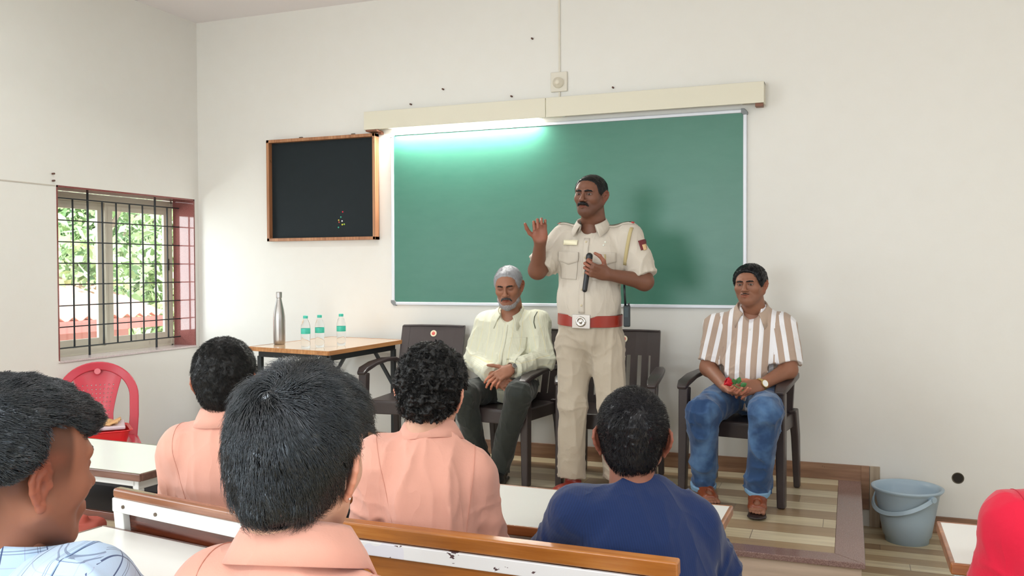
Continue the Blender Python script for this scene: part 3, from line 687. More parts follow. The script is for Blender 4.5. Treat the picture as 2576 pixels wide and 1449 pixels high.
bench((-.86, .80, 0), 0, 1.3, 'bench at the bottom edge under the two nearest people', 'plain', back=False)
# ------------------------------------------------------------------ implicit surfaces for bodies and cloth
def unit(v): v = np.asarray(v, float); return v/(np.linalg.norm(v)+1e-12)
_rt = np.random.RandomState(11).rand(32, 32, 32).astype(np.float32)
def vnoise(p):
    p = np.asarray(p, np.float32); i = np.floor(p).astype(np.int32); f = p-i; f = f*f*(3-2*f); r = 0
    for a in (0, 1):
        wx = f[:, 0] if a else 1-f[:, 0]
        for b in (0, 1):
            wy = f[:, 1] if b else 1-f[:, 1]
            for c in (0, 1):
                wz = f[:, 2] if c else 1-f[:, 2]
                r = r+wx*wy*wz*_rt[(i[:, 0]+a) & 31, (i[:, 1]+b) & 31, (i[:, 2]+c) & 31]
    return r
def _cap(P, o):
    a, b, ra, rb, fl = o; ba = b-a; L2 = max(ba@ba, 1e-12)
    t = np.clip((P-a)@ba/L2, 0, 1)[:, None]; q = P-a-t*ba
    if fl is not None:
        n, s = fl; q = q+n*((q@n)*(1/s-1))[:, None]
    return np.sqrt((q*q).sum(1))-(ra+(rb-ra)*t[:, 0])
def _ell(P, o):
    c, R, r = o; q = (P-c)@R.T; k0 = np.sqrt(((q/r)**2).sum(1)); k1 = np.sqrt(((q/(r*r))**2).sum(1))+1e-9
    return k0*(k0-1)/k1
def _box(P, o):
    c, R, h, rr = o; q = np.abs((P-c)@R.T)-(h-rr)
    return np.sqrt((np.maximum(q, 0)**2).sum(1))+np.minimum(q.max(1), 0)-rr
I3 = np.eye(3)
class Sdf:
    def __init__(s): s.ops = []; s.disp = None
    def cap(s, a, b, ra, rb=None, k=.02, sub=False, fl=None):
        a, b = np.array(a, float), np.array(b, float); rb = ra if rb is None else rb; r = max(ra, rb)
        if fl is not None: fl = (unit(fl[0]), fl[1])
        s.ops.append((_cap, (a, b, ra, rb, fl), k, sub, np.minimum(a, b)-r, np.maximum(a, b)+r)); return s
    def chain(s, pts, rs, k=.01, sub=False):
        for i in range(len(pts)-1): s.cap(pts[i], pts[i+1], rs[i], rs[i+1], k, sub)
        return s
    def ell(s, c, r, R=I3, k=.02, sub=False):
        c, r = np.array(c, float), np.array(r, float); e = (np.abs(R.T)*r).sum(1)
        s.ops.append((_ell, (c, R, r), k, sub, c-e, c+e)); return s
    def box(s, c, h, R=I3, rr=.004, k=.01, sub=False):
        c, h = np.array(c, float), np.array(h, float); e = (np.abs(R.T)*h).sum(1)
        s.ops.append((_box, (c, R, h, rr), k, sub, c-e, c+e)); return s
    def plane(s, p, n, k=.004):
        s.ops.append((None, (np.array(p, float), unit(n)), k, True, None, None)); return s
    def __call__(s, P, disp=True):
        P = np.asarray(P, float); D = np.full(len(P), 1.0)
        for f, o, k, sub, lo, hi in s.ops:
            if f is None: d = (P-o[0])@o[1]; D = s.mx(D, d, k); continue
            m = np.all((P > lo-k-.03) & (P < hi+k+.03), 1)
            if not m.any(): continue
            d = f(P[m], o); D[m] = s.mx(D[m], -d, k) if sub else s.mn(D[m], d, k)
        if disp and s.disp is not None:
            m = np.abs(D) < .05
            if m.any(): D[m] += s.disp(P[m])
        return D
    @staticmethod
    def mn(a, b, k): h = np.clip(.5+.5*(a-b)/k, 0, 1); return a*(1-h)+b*h-k*h*(1-h)
    @staticmethod
    def mx(a, b, k): h = np.clip(.5-.5*(a-b)/k, 0, 1); return a*(1-h)+b*h+k*h*(1-h)
    def bounds(s):
        lo = np.min([o[4] for o in s.ops if o[4] is not None and not o[3]], 0); hi = np.max([o[5] for o in s.ops if o[5] is not None and not o[3]], 0)
        return lo-.025, hi+.025
    def mesh(s, vox, lo=None, hi=None):
        l, h = s.bounds(); lo = l if lo is None else np.maximum(l, lo); hi = h if hi is None else np.minimum(h, hi)
        n = np.ceil((hi-lo)/vox).astype(int)+1
        ax = [lo[i]+vox*np.arange(n[i]) for i in range(3)]; D = np.full(n, 1.0, np.float32)
        for f, o, k, sub, l_, h_ in s.ops:
            if f is None:
                d = ((ax[0]-o[0][0])*o[1][0])[:, None, None]+((ax[1]-o[0][1])*o[1][1])[None, :, None]+((ax[2]-o[0][2])*o[1][2])[None, None, :]
                D = s.mx(D, d, k).astype(np.float32); continue
            pad = k+.012+2*vox
            i0 = np.maximum(((l_-pad-lo)/vox).astype(int), 0); i1 = np.minimum(((h_+pad-lo)/vox).astype(int)+2, n)
            if (i1 <= i0).any(): continue
            g = np.stack(np.meshgrid(*[ax[i][i0[i]:i1[i]] for i in range(3)], indexing='ij'), -1); sh = g.shape[:3]
            d = f(g.reshape(-1, 3), o).reshape(sh); sl = tuple(slice(i0[i], i1[i]) for i in range(3))
            D[sl] = s.mx(D[sl], -d, k) if sub else s.mn(D[sl], d, k)
        if s.disp is not None:
            idx = np.nonzero(np.abs(D) < .03+vox)
            P = np.stack([ax[i][idx[i]] for i in range(3)], 1); D[idx] += s.disp(P)
        return surfnet(D, lo, vox)
def surfnet(D, lo, vox):
    for a in range(3):      # close at the borders
        sl = [slice(None)]*3; sl[a] = 0; D[tuple(sl)] = np.abs(D[tuple(sl)])+1e-3; sl[a] = -1; D[tuple(sl)] = np.abs(D[tuple(sl)])+1e-3
    S = D < 0; n = np.array(D.shape)-1
    cnt = np.zeros(n, np.int8)
    for a in (0, 1):
        for b in (0, 1):
            for c in (0, 1): cnt += S[a:n[0]+a, b:n[1]+b, c:n[2]+c]
    act = np.nonzero((cnt > 0) & (cnt < 8)); N = len(act[0]); I = np.stack(act, 1)
    vid = np.full(n, -1, np.int32); vid[act] = np.arange(N)
    acc = np.zeros((N, 3)); w = np.zeros(N)
    for ax_ in range(3):
        o1, o2 = [i for i in range(3) if i != ax_]
        for p in (0, 1):
            for q in (0, 1):
                off = np.zeros(3, int); off[o1] = p; off[o2] = q; e = off.copy(); e[ax_] = 1
                i0 = I+off; i1 = I+e
                d0 = D[i0[:, 0], i0[:, 1], i0[:, 2]]; d1 = D[i1[:, 0], i1[:, 1], i1[:, 2]]; m = (d0 < 0) != (d1 < 0)
                t = d0[m]/(d0[m]-d1[m]); v = np.repeat(off[None].astype(float), m.sum(), 0); v[:, ax_] = t
                acc[m] += v; w[m] += 1
    V = lo+vox*(I+acc/w[:, None]); Q = []
    for ax_ in range(3):
        o1, o2 = [(1, 2), (2, 0), (0, 1)][ax_]
        s0 = [slice(1, -1)]*3; s0[ax_] = slice(0, -1); s1 = [slice(1, -1)]*3; s1[ax_] = slice(1, None)
        a, b = S[tuple(s0)], S[tuple(s1)]
        for flip, msk in ((False, a & ~b), (True, ~a & b)):
            ix = np.stack(np.nonzero(msk), 1); 
            if not len(ix): continue
            ix[:, o1] += 1; ix[:, o2] += 1
            qs = []
            for p, q in ((0, 0), (1, 0), (1, 1), (0, 1)):
                j = ix.copy(); j[:, o1] -= p; j[:, o2] -= q; qs.append(vid[j[:, 0], j[:, 1], j[:, 2]])
            qs = np.stack(qs, 1); Q.append(qs[:, ::-1] if flip else qs)
    Q = np.concatenate(Q); Q = Q[(Q >= 0).all(1)]
    return V, Q
def grad(s, P, e=.0015):
    G = np.stack([s(P+np.eye(3)[i]*e)-s(P-np.eye(3)[i]*e) for i in range(3)], 1); return G/(np.linalg.norm(G, axis=1)[:, None]+1e-9)
def snap(s, P, d, n=28):
    """walk from outside along d until the surface is reached"""
    P = np.array(P, float); d = unit(d)
    for _ in range(n): P = P+d*np.clip(s(P), -.02, .02)[:, None]*.8
    return P
def ridge(P, fr, seed=0.0):
    n = vnoise(P*fr+seed); m = vnoise(P*fr*2.1+seed+7.7); r = 1-np.abs(2*n-1); q = 1-np.abs(2*m-1)
    return 1.3*r**4+.5*q**3-.6
def join(parts):
    V = []; Q = []; n = 0
    for v, q in parts: V.append(v); Q.append(q+n); n += len(v)
    return np.concatenate(V), np.concatenate(Q)
def basis(fwd, up):
    """rows right, forward, up"""
    f = unit(fwd); r = unit(np.cross(f, up)); return np.array([r, f, np.cross(r, f)])
def facing(deg, pitch=0, roll=0):
    """deg to the left of +Y; pitch > 0 looks down; rows right, fwd, up"""
    R = rotm(0, 0, R_(deg)) @ rotm(R_(-pitch), 0, 0) @ rotm(0, R_(roll), 0); return R.T.copy()

# ------------------------------------------------------------------ people materials
def skin(name, c, rough=.5, blot=.06):
    t = NT(name); a = t.n('ShaderNodeVertexColor', layer_name='Col').outputs[0]; g = t.coord()
    base = t.mix(t.noise(g, 28, 4), [x*(1-blot) for x in c], [min(1, x*(1+blot)) for x in c])
    t.col(t.mix(1.0, base, a, 'MULTIPLY')); t.set(Roughness=rough, Subsurface_Weight=.05, Subsurface_Scale=.01, Specular_IOR_Level=.4)
    t.b.inputs['Subsurface Radius'].default_value = (1, .35, .2); t.bump(t.noise(g, 420, 3), .12, .0006); return t.m
def fab(t):
    s = t.n('ShaderNodeSeparateXYZ', i_0=t.n('ShaderNodeAttribute', attribute_name='fab').outputs[1]); return s.outputs[0], s.outputs[1], s.outputs[2]
def cloth(name, c, rough=.85, weave=1600, stripes=None, bumps=.25, var=.04, sheen=.2):
    t = NT(name); g = t.coord(); base = t.mix(t.noise(g, 9, 4), [x*(1-var) for x in c], [min(1, x*(1+var)) for x in c])
    if stripes: base = stripes(t, base, *fab(t))
    t.col(base); t.set(Roughness=rough, Sheen_Weight=sheen, Specular_IOR_Level=.25)
    w_ = t.noise(t.mapping(g, scale=(1, 1, .42), rot=(.3, .5, 0)), 9, 2, .5); cr = t.math('POWER', t.math('SUBTRACT', 1, t.math('MULTIPLY', t.math('ABSOLUTE', t.math('SUBTRACT', w_, .5)), 5)), 3)
    h = t.math('ADD', t.math('ADD', t.math('MULTIPLY', t.noise(g, 38, 4), .35), t.math('MULTIPLY', t.noise(g, weave*.35, 2), .04)), t.math('MULTIPLY', t.math('MAXIMUM', cr, 0), .5)); t.bump(h, bumps*1.5, .015); return t.m
def hairmat(name, c, rough=.38, spec=.6, gloss=False):
    t = NT(name); t.col(c); t.set(Roughness=rough, Specular_IOR_Level=spec)
    if gloss: t.set(IOR=1.72); t.b.inputs['Specular Tint'].default_value = (.84, .92, 1, 1)
    return t.m

# ------------------------------------------------------------------ head
def head_sdf(ears=True, eyes='open', fat=0, neck=((0, -.035, -.16), .056), jaw=1.0, nose=1.0, open_mouth=False, flare=.66):
    s = Sdf()
    s.ell((0, -.018, .035), (.076, .098, .086)); s.ell((0, .028, .03), (.066, .062, .060), k=.03)
    s.ell((0, .033, -.028), (.060+fat, .055, .076), k=.03)
    for x in (-1, 1):
        s.cap((x*.056*jaw, -.002, -.045), (x*.020, .066, -.096), .017+fat, .018, k=.03)
        s.ell((x*.038, .060, -.020), (.024+fat, .024, .024), k=.025)
    s.ell((0, .074, -.097), (.020, .019, .017), k=.022)
    s.cap((0, .060, -.085), neck[0], .035, .045, k=.03) if fat else None
    s.cap((0, -.035, -.045), neck[0], .054+fat*.5, neck[1], k=.03)
    s.cap((0, .092, .020), (0, .110*1.0, -.022), .0065*nose, .0095*nose, k=.014); s.ell((0, .113, -.026), (.0115*nose, .011, .0095), k=.010)
    for x in (-1, 1):
        s.ell((x*.013*nose, .101, -.031), (.008*nose, .010, .0065), k=.007)
        s.cap((x*.013, .090, .031), (x*.046, .076, .031), .008, .007, k=.016)
        s.ell((x*.031, .101, .010), (.018, .012, .013), k=.016, sub=True)
        s.ell((x*.031, .0765, .010), (.0165, .0145, .0125), k=.004)
        if eyes == 'open': s.ell((x*.031, .090, .0075), (.0150, .016, .0030), k=.002, sub=True)
        else: s.cap((x*.020, .0925, .006), (x*.043, .0875, .006), .0012, k=.003, sub=True)
    s.ell((0, .086, -.061), (.028, .018, .021), k=.016)
    lz = -.055 if open_mouth else -.0565
    for x in (-1, 1):
        s.cap((x*.022, .0935, -.060), (x*.006, .1035, lz), .0028, .0048, k=.006)
        s.cap((x*.020, .0935, -.062), (0, .1025, -.0665-.003*open_mouth), .003, .0062, k=.006)
    s.cap((0, .107, lz), (0, .1065, lz), .0042, k=.005)
    s.ell((0, .109, -.0605), (.021, .011, .0036 if open_mouth else .0014), k=.003, sub=True)
    if ears:
        for x in (-1, 1):
            E = lambda u, v, w=0: (x*(.0775-u*flare+w), u-.010, v-.006)   # u forward, v up, ear plate opens backwards
            s.ell(E(-.006, .002, .001), (.0045, .019, .030), rotm(0, 0, x*math.atan(flare)).T, k=.004)
            pts = [E(.012, .002), E(.011, .018), E(.002, .031, .002), E(-.012, .034, .003), E(-.022, .026, .003), E(-.025, .010, .003), E(-.021, -.006, .002), E(-.012, -.020, .001), E(-.004, -.027)]
            s.chain(pts, [.0030, .0036, .0042, .0044, .0044, .0042, .0040, .0042, .0055], k=.003)
            s.chain([E(-.002, .020, .004), E(-.013, .014, .005), E(-.015, -.002, .005), E(-.008, -.014, .004)], [.003]*4, k=.003)
            s.ell(E(-.003, -.001, .006), (.006, .0065, .009), k=.004, sub=True)
            s.ell(E(.010, -.001, .003), (.004, .005, .006), k=.004); s.ell(E(-.002, -.030, .001), (.0042, .008, .009), k=.005)
    return s
def head_col(V, c_lip=(1.0, .55, .5), stub=0, stub_c=(.35, .36, .42), fade=0, white=False, lips=True):
    C = np.ones((len(V), 4)); x, y, z = V.T
    def blend(m, c): C[:, :3] = C[:, :3]*(1-m[:, None])+np.array(c)*m[:, None]
    sm = lambda a, b, t: np.clip((t-a)/(b-a), 0, 1)**2*(3-2*np.clip((t-a)/(b-a), 0, 1))
    if stub:
        m = sm(-.035, -.058, z)*sm(-.02, .02, y)*sm(-.135, -.105, z)*stub
        m = np.maximum(m, sm(.02, .0, np.abs(x)-.02)*sm(-.03, -.04, z)*sm(.08, .09, y)*sm(-.075, -.07, z)*stub)
        m = np.maximum(m, sm(.055, .066, np.abs(x))*sm(.035, .015, np.abs(y-.025))*sm(.03, .0, z)*sm(-.10, -.08, z)*stub*.8); blend(m, stub_c)
    if fade:
        m = sm(.064, .07, np.abs(x)+.35*np.maximum(0, -.03-y)+.02)*sm(.045, .03, y)*sm(-.045, .02, z-.25*y)*fade
        m = np.maximum(m, sm(-.03, -.07, y)*sm(-.115, -.02, z)*fade); blend(m, (.26, .27, .28))
    if lips:
        m = sm(.026, .018, np.abs(x))*sm(.012, .0075, np.abs(z+.0615))*sm(.092, .098, y); blend(m, c_lip)
    m = sm(.026, .010, np.hypot(np.abs(x)-.031, (z-.009)*1.2))*sm(.065, .08, y)*.6; blend(m, (.46, .40, .40))  # darker round the eyes: skin pigment plus socket shade put into the colour
    # ears and nose run redder
    m = sm(.072, .082, np.abs(x))*.5*sm(-.06, -.03, z)*sm(.05, .03, z); blend(m, (1.15, .72, .66))
    return np.clip(C, 0, 1.3)
def xf(V, c, R, s): return np.asarray(V)@(R*s)+c       # rows of R are the axes
def cap_sdf(th=.012, front=.035, top=.078, nape=-.085, slope=.0, side=.0, topadd=.0, bulk=(0, 0, 0), amp=.002, fr=70, earcut=.030, burn=-.02, earoff=.004):
    """hair mass in head space"""
    s = Sdf()
    s.ell((bulk[0], -.018+bulk[1], .035+bulk[2]), (.076+th, .098+th, .086+th+topadd)); s.ell((0, .028, .034), (.066+th*.9, .062+th*.6, .058+th+topadd), k=.03)
    s.ell((0, -.055, -.035), (.053+th*.5+side, .048+th*.6, .055), k=.03)
    s.box((0, .13, top-.2), (.2, .13-front, .2), rotm(R_(-8), 0, 0).T, rr=.03, k=.028, sub=True)
    for x in (-1, 1):
        s.ell((x*.09, earoff, -.012), (.05, earcut, earcut*1.25), k=.016, sub=True)
        s.box((x*.09, .06, -.1+burn+.0), (.05, .085, .1), rotm(R_(-4), 0, 0).T, rr=.02, k=.01, sub=True)
    s.plane((0, -.09, nape), (0, slope, -1), k=.012)
    s.disp = lambda P: -amp*(2*vnoise(P*fr)-1)-amp*.6*(2*vnoise(P*fr*2.3+5)-1)
    return s
def hair_strands(s, N, crown=(0, -.07, .10), L=.03, lift=.002, swirl=.8, grav=.25, rad=.0005, seg=5, curl=0, seed=0, clump=.45, jit=.25, keep=None, Lvar=.4, tipup=0, fwdpull=0):
    rr = np.random.RandomState(seed); V, Q = s.mesh(.006)
    f = rr.randint(len(Q), size=N); w = rr.dirichlet([1]*4, N); p = (V[Q[f]]*w[:, :, None]).sum(1)
    if keep is not None: p = p[keep(p)]
    N = len(p); sd = s.disp; s.disp = None
    p = p-grad(s, p)*(s(p)+.001)[:, None]
    crown = np.array(crown); Ls = L*(1-Lvar*rr.rand(N))/seg; out = [p.copy()]; d0 = None
    cl = (np.stack([vnoise(p*55+k*9.1) for k in range(3)], 1)-.5)*2; jt = rr.normal(size=(N, 3))*jit
    hh = lift*(.2+1.6*vnoise(p*70+3)**1.5); ph = rr.rand(N)*6.28
    for i in range(seg):
        n = grad(s, p, .003); v = p-crown; v -= n*(v*n).sum(1)[:, None]; ln = np.linalg.norm(v, axis=1)
        v /= ln[:, None]+1e-6; sw = np.cross(n, v); a = swirl*np.exp(-ln/.05)[:, None]
        t = v+sw*a+np.array([0, fwdpull, -grav])+cl*clump+jt
        if curl:
            b = np.cross(n, t/(np.linalg.norm(t, axis=1)[:, None]+1e-6)); an = ph+i*6.28/3.3
            t = t+curl*(b*np.cos(an)[:, None]+n*np.sin(an)[:, None])
        t -= n*((t*n).sum(1)*(0 if curl else 1))[:, None] if not curl else 0
        t /= np.linalg.norm(t, axis=1)[:, None]+1e-6
        p = p+t*Ls[:, None]; tgt = hh*math.sin(math.pi*min(.5, (i+1)/seg)) + tipup*((i+1)/seg)**2*(.5+rr.rand(N))
        p = p+n*(tgt-(0 if curl else 1)*s(p))[:, None]*(1 if not curl else .3); out.append(p.copy())
    s.disp = sd
    return ribbons(np.stack(out, 1), rad)
def locks(s, N, seed=0, **k):
    d = dict(L=.030, lift=.006, rad=.0009, seg=6, jit=.16, clump=.6, tipup=.004); d.update(k)
    return hair_strands(s, N, seed=seed+50, **d)
def ribbons(X, rad):
    N, S, _ = X.shape; T = np.gradient(X, axis=1); T /= np.linalg.norm(T, axis=2)[..., None]+1e-9
    up = np.array([.3, .2, .93]); B = np.cross(T, up); B /= np.linalg.norm(B, axis=2)[..., None]+1e-9; C = np.cross(T, B)
    r = rad*np.linspace(1, .25, S)[None, :, None]
    ring = [X+r*(B*math.cos(a)+C*math.sin(a)) for a in (0, 2.094, 4.189)]
    V = np.stack(ring, 2).reshape(-1, 3); base = (np.arange(N)*S*3)[:, None, None]; i = np.arange(S-1)[None, :, None]; k = np.arange(3)[None, None, :]
    a = base+i*3+k; b = base+i*3+(k+1) % 3; Q = np.stack([a, b, b+3, a+3], -1).reshape(-1, 4); return V, Q

# ------------------------------------------------------------------ hands
def hand_ops(s, w, fdir, dorsal, side, curls=None, thumb=None, sc=1.0, spread=6, fore=None, r_wr=.027):
    """w wrist, fdir towards the fingers, dorsal = back of hand, side +1: thumb on the +x (fdir x dorsal) side"""
    y = unit(fdir); z = unit(np.array(dorsal)-y*np.dot(dorsal, y)); x = np.cross(y, z); w = np.array(w, float)
    P = lambda a, b, c: w+sc*(x*a*side+y*b+z*c); Rm = np.array([x*side, y, z])
    s.box(P(-.001, .052, 0), np.array([.037, .044, .0125])*sc, Rm, rr=.012*sc, k=.012)
    s.cap(P(0, -.005, 0), P(0, .03, 0), r_wr*.92*sc, .030*sc, k=.02, fl=(z, .6)); s.ell(P(.024, .034, -.010), np.array([.017, .030, .015])*sc, Rm, k=.014)
    s.ell(P(-.024, .035, -.008), np.array([.014, .030, .012])*sc, Rm, k=.014)
    curls = curls or [(25, 35, 20)]*4; bx = (.029, .0095, -.0105, -.030); by = (.090, .095, .092, .083); ln = (.043, .048, .044, .034)
    for i in range(4):
        a = R_(spread*(1.5-i)); c0 = P(bx[i], by[i], 0); th = 0; p = c0; r = (.0088, .0090, .0086, .0078)[i]*sc
        s.cap(P(bx[i]*.8, by[i]-.03, .002), c0, r*.95, r*1.08, k=.010)
        for j, (l, c) in enumerate(zip((1, .62, .50), curls[i])):
            th += R_(c); d = Rm.T@np.array([math.sin(a)*math.cos(th), math.cos(a)*math.cos(th), -math.sin(th)])
            q = p+d*ln[i]*l*sc; s.cap(p, q, r*(1-.08*j), r*(.93-.1*j), k=.003); p = q
    t = thumb or [(.75, .62, -.25), (.45, .85, -.35), (.35, .9, -.3)]; p = P(.026, .022, -.006)
    for j, (l, d) in enumerate(zip((.040, .034, .028), t)):
        d = Rm.T@unit(d); q = p+d*l*sc; s.cap(p, q, (.0125, .0108, .0098)[j]*sc, (.0108, .0098, .0078)[j]*sc, k=.006); p = q
    s.palm = getattr(s, 'palm', [])+[(w+y*.09*sc, -z, y)]
    if fore is not None: s.cap(fore[0], P(0, -.004, 0), fore[1], r_wr*sc, k=.02)
    return s

# ------------------------------------------------------------------ torso, shirt, trousers
class Body:
    """joint positions in the world; everything else follows"""
    def __init__(b, **j):
        for k, v in j.items(): setattr(b, k, np.array(v, float) if isinstance(v, (list, tuple, np.ndarray)) else v)
        b.up = unit(b.neck-b.pelvis); r = b.rsh-b.lsh; b.right = unit(r-b.up*(r@b.up)); b.fwd = np.cross(b.up, b.right)
        b.R = np.array([b.right, b.fwd, b.up]); b.sw = np.linalg.norm(r)/2; b.mid = (b.rsh+b.lsh)/2
    def at(b, x, y, z):
        """torso space: z 0 at the pelvis, 1 at the neck base; x, y in metres"""
        return b.pelvis+(b.neck-b.pelvis)*z+b.right*x+b.fwd*y
def torso_ops(s, b, infl=0, belly=0, w=1.0, k=.05, low=True):
    sw = b.sw
    s.ell(b.at(0, -.005, .66), (sw*.86*w+infl, .108+infl, .185+infl), b.R, k=k)
    L = np.linalg.norm(b.neck-b.pelvis)
    s.ell(b.at(0, -.015, 1-.135/L), (sw*.84*w+infl, .080+infl, .085+infl), b.R, k=k)
    s.ell(b.at(0, .004+belly*.6, .33), (sw*.76*w+infl+belly*.4, .104+infl+belly, .19+infl), b.R, k=k)
    if low: s.ell(b.at(0, -.005, .06), (sw*.80*w+infl, .115+infl+belly*.5, .14+infl), b.R, k=k)
    for sh in (b.rsh, b.lsh):
        s.cap(b.at(0, -.014, 1-.045/L), sh, .040+infl*.6, .052+infl*.6, k=.045)
    return s
def shirt_sdf(b, infl=.014, belly=0, w=1.0, sleeve='long', arm_r=(.066, .060, .056), cuff=.9, seed=0, fold=.005, hem=None, neck_r=.058, ff=(9, 9, 3.2), hem_n=None, vneck=None):
    s = Sdf(); torso_ops(s, b, infl, belly, w); b._T = torso_ops(Sdf(), b, infl, belly, w); b._A = Sdf(); b._short = sleeve == 'short'
    for sh, el, wr in ((b.rsh, b.rel, b.rwr), (b.lsh, b.lel, b.lwr)):
        b._A.cap(sh+(el-sh)*.04, el, arm_r[0], arm_r[1], k=.03)
        if sleeve == 'long': b._A.cap(el, wr, arm_r[1], arm_r[2], k=.03)
        if sleeve == 'long':
            s.cap(sh, el, arm_r[0], arm_r[1], k=.035); e = el+(wr-el)*cuff; s.cap(el, e, arm_r[1], arm_r[2], k=.02)
        else:
            e = sh+(el-sh)*cuff; s.cap(sh, e, arm_r[0], arm_r[2], k=.035)
            d = unit(el-sh); s.box(e+d*.066, (.12, .12, .062), basis(np.cross(d, [.3, .5, .8]), d), rr=.002, k=.004, sub=True)
        if sleeve == 'long':
            d = unit(wr-el); s.box(e+d*.056, (.09, .09, .052), basis(np.cross(d, [.3, .5, .8]), d), rr=.002, k=.004, sub=True)
    s.cap(b.at(0, .005, .985), b.at(0, .012, 1.3), neck_r, neck_r+.01, k=.015, sub=True)
    if vneck: s.cap(b.at(0, .07, 1.02), b.at(0, .125, 1-vneck), .050, .006, k=.006, sub=True)
    if hem is not None: s.plane(b.at(0, 0, hem), -b.up if hem_n is None else hem_n)
    R = b.R
    arms = [(b.rsh, b.rel), (b.rel, b.rwr), (b.lsh, b.lel), (b.lel, b.lwr)]
    def disp(P):
        q = (P-b.pelvis)@R.T; d = -fold*ridge(q, np.array(ff), seed)
        # tighter cross folds round the elbows and armpits
        for a, e in arms[:4]:
            dist = np.linalg.norm(P-e, axis=1); ax = unit(e-a); u = (P-e)@ax
            m = np.exp(-(dist/.11)**2); d -= m*fold*1.1*(1-np.abs(np.sin(u*48+5*vnoise(P*13+seed))))**2
        return d
    s.disp = disp; s.body = b; s.arms = arms; return s
def fab_coords(b, V):
    """cloth coordinates: u across, v along, w = 1 on sleeves"""
    V = np.asarray(V); q = (V-b.pelvis)@b.R.T; out = np.stack([q[:, 0], q[:, 2], np.zeros(len(V))], 1)
    if hasattr(b, '_A'): m = b._A(V) < b._T(V)+.004; out[m] = fab_arm(b, V[m])
    return out
def fab_arm(b, V):
    best = np.full(len(V), 9.); out = np.zeros((len(V), 3)); out[:, 2] = 1
    for sh, el, wr in ((b.rsh, b.rel, b.rwr), (b.lsh, b.lel, b.lwr)):
        for a, e in ((sh, el), (el, wr))[:1 if b._short else 2]:
            ax = unit(e-a); rr = V-a; t = rr@ax; L = np.linalg.norm(e-a); side = unit(np.cross(ax, b.fwd)); dd = np.linalg.norm(rr-np.clip(t, 0, L)[:, None]*ax, axis=1)
            m = dd < best; best[m] = dd[m]; o_ = (a-b.pelvis)@b.R.T; out[m, 0] = rr[m]@side+o_[0]; out[m, 1] = o_[2]-t[m]; out[m, 2] = 1+t[m]
    return out
def trouser_sdf(b, r=(.088, .066, .052), infl=.012, seat=True, top=.14, seed=0, fold=.004, belly=0, w=1.0, cut=True):
    s = Sdf(); s.ell(b.at(0, -.005, .03), (b.sw*.82*w+infl, .118+infl+belly*.5, .14), b.R, k=.05); s.ell(b.at(0, 0, .16), (b.sw*.76*w+infl, .105+infl+belly*.6, .10), b.R, k=.05)
    for hp, kn, an in ((b.rhip, b.rkn, b.ran), (b.lhip, b.lkn, b.lan)):
        s.cap(hp, kn, r[0], r[1], k=.04); s.cap(kn, an, r[1], r[2], k=.025)
        if cut: d = unit(an-kn); s.box(an+d*.04, (.10, .10, .04), basis(np.cross(d, [.3, .5, .8]), d), rr=.002, k=.004, sub=True)
    s.plane(b.at(0, 0, top), b.up)
    def disp(P):
        q = (P-b.pelvis)@b.R.T; d = -fold*ridge(q, np.array([10, 10, 5]), seed+2)
        for hp, kn, an in ((b.rhip, b.rkn, b.ran), (b.lhip, b.lkn, b.lan)):
            for c, wd in ((kn, .10), (an, .12), (hp, .12)):
                u = (P-c)@unit(an-hp); d -= np.exp(-(np.linalg.norm(P-c, axis=1)/wd)**2)*fold*1.1*((1-np.abs(np.sin(u*42+5*vnoise(P*11+seed))))**2-.3)
        return d
    s.disp = disp; return s
def full_body(b, legs=True, hands=None, head_parts=None, infl=-.004, belly=0, arm=(.047, .040)):
    """continuous skin under the clothes, joined to head and hands"""
    s = Sdf(); torso_ops(s, b, infl-.006, belly*.6)
    for sh, el, wr in ((b.rsh, b.rel, b.rwr), (b.lsh, b.lel, b.lwr)): s.cap(sh, el, .046, .038, k=.03); s.cap(el, wr, .038, .026, k=.02)
    if legs:
        for hp, kn, an in ((b.rhip, b.rkn, b.ran), (b.lhip, b.lkn, b.lan)): s.cap(hp, kn, .070, .05, k=.03); s.cap(kn, an, .048, .034, k=.02)
    s.cap(b.at(0, -.01, .95), b.headc-unit(b.headc-b.neck)*.05, .05, .048, k=.03)
    return s.mesh(.009)
def seams(b, s, m, yoke=.80, both=True, darker=None):
    """stitched seams round the two armholes"""
    for sh, el in ((b.rsh, b.rel), (b.lsh, b.lel)):
        sg = 1 if sh is b.rsh else -1; c = sh-b.right*sg*.008; ax = unit(b.right*sg*.95+unit(el-sh)*.18); k = unit(np.cross(ax, b.fwd)); f = np.cross(k, ax)
        if k@b.up < 0: k = -k
        P = []
        for a in np.linspace(-math.pi*.42, math.pi*.95, 26):
            d = k*math.cos(a)-f*math.sin(a)*(1 if f@b.fwd > 0 else -1); P.append(snap(s, [c+d*.16], -d)[0]+d*.0005)
        MB().bar(P, (.0018, .0012), up=tuple(ax)).build('sleeve_seam', m, b.obj, smooth=True)
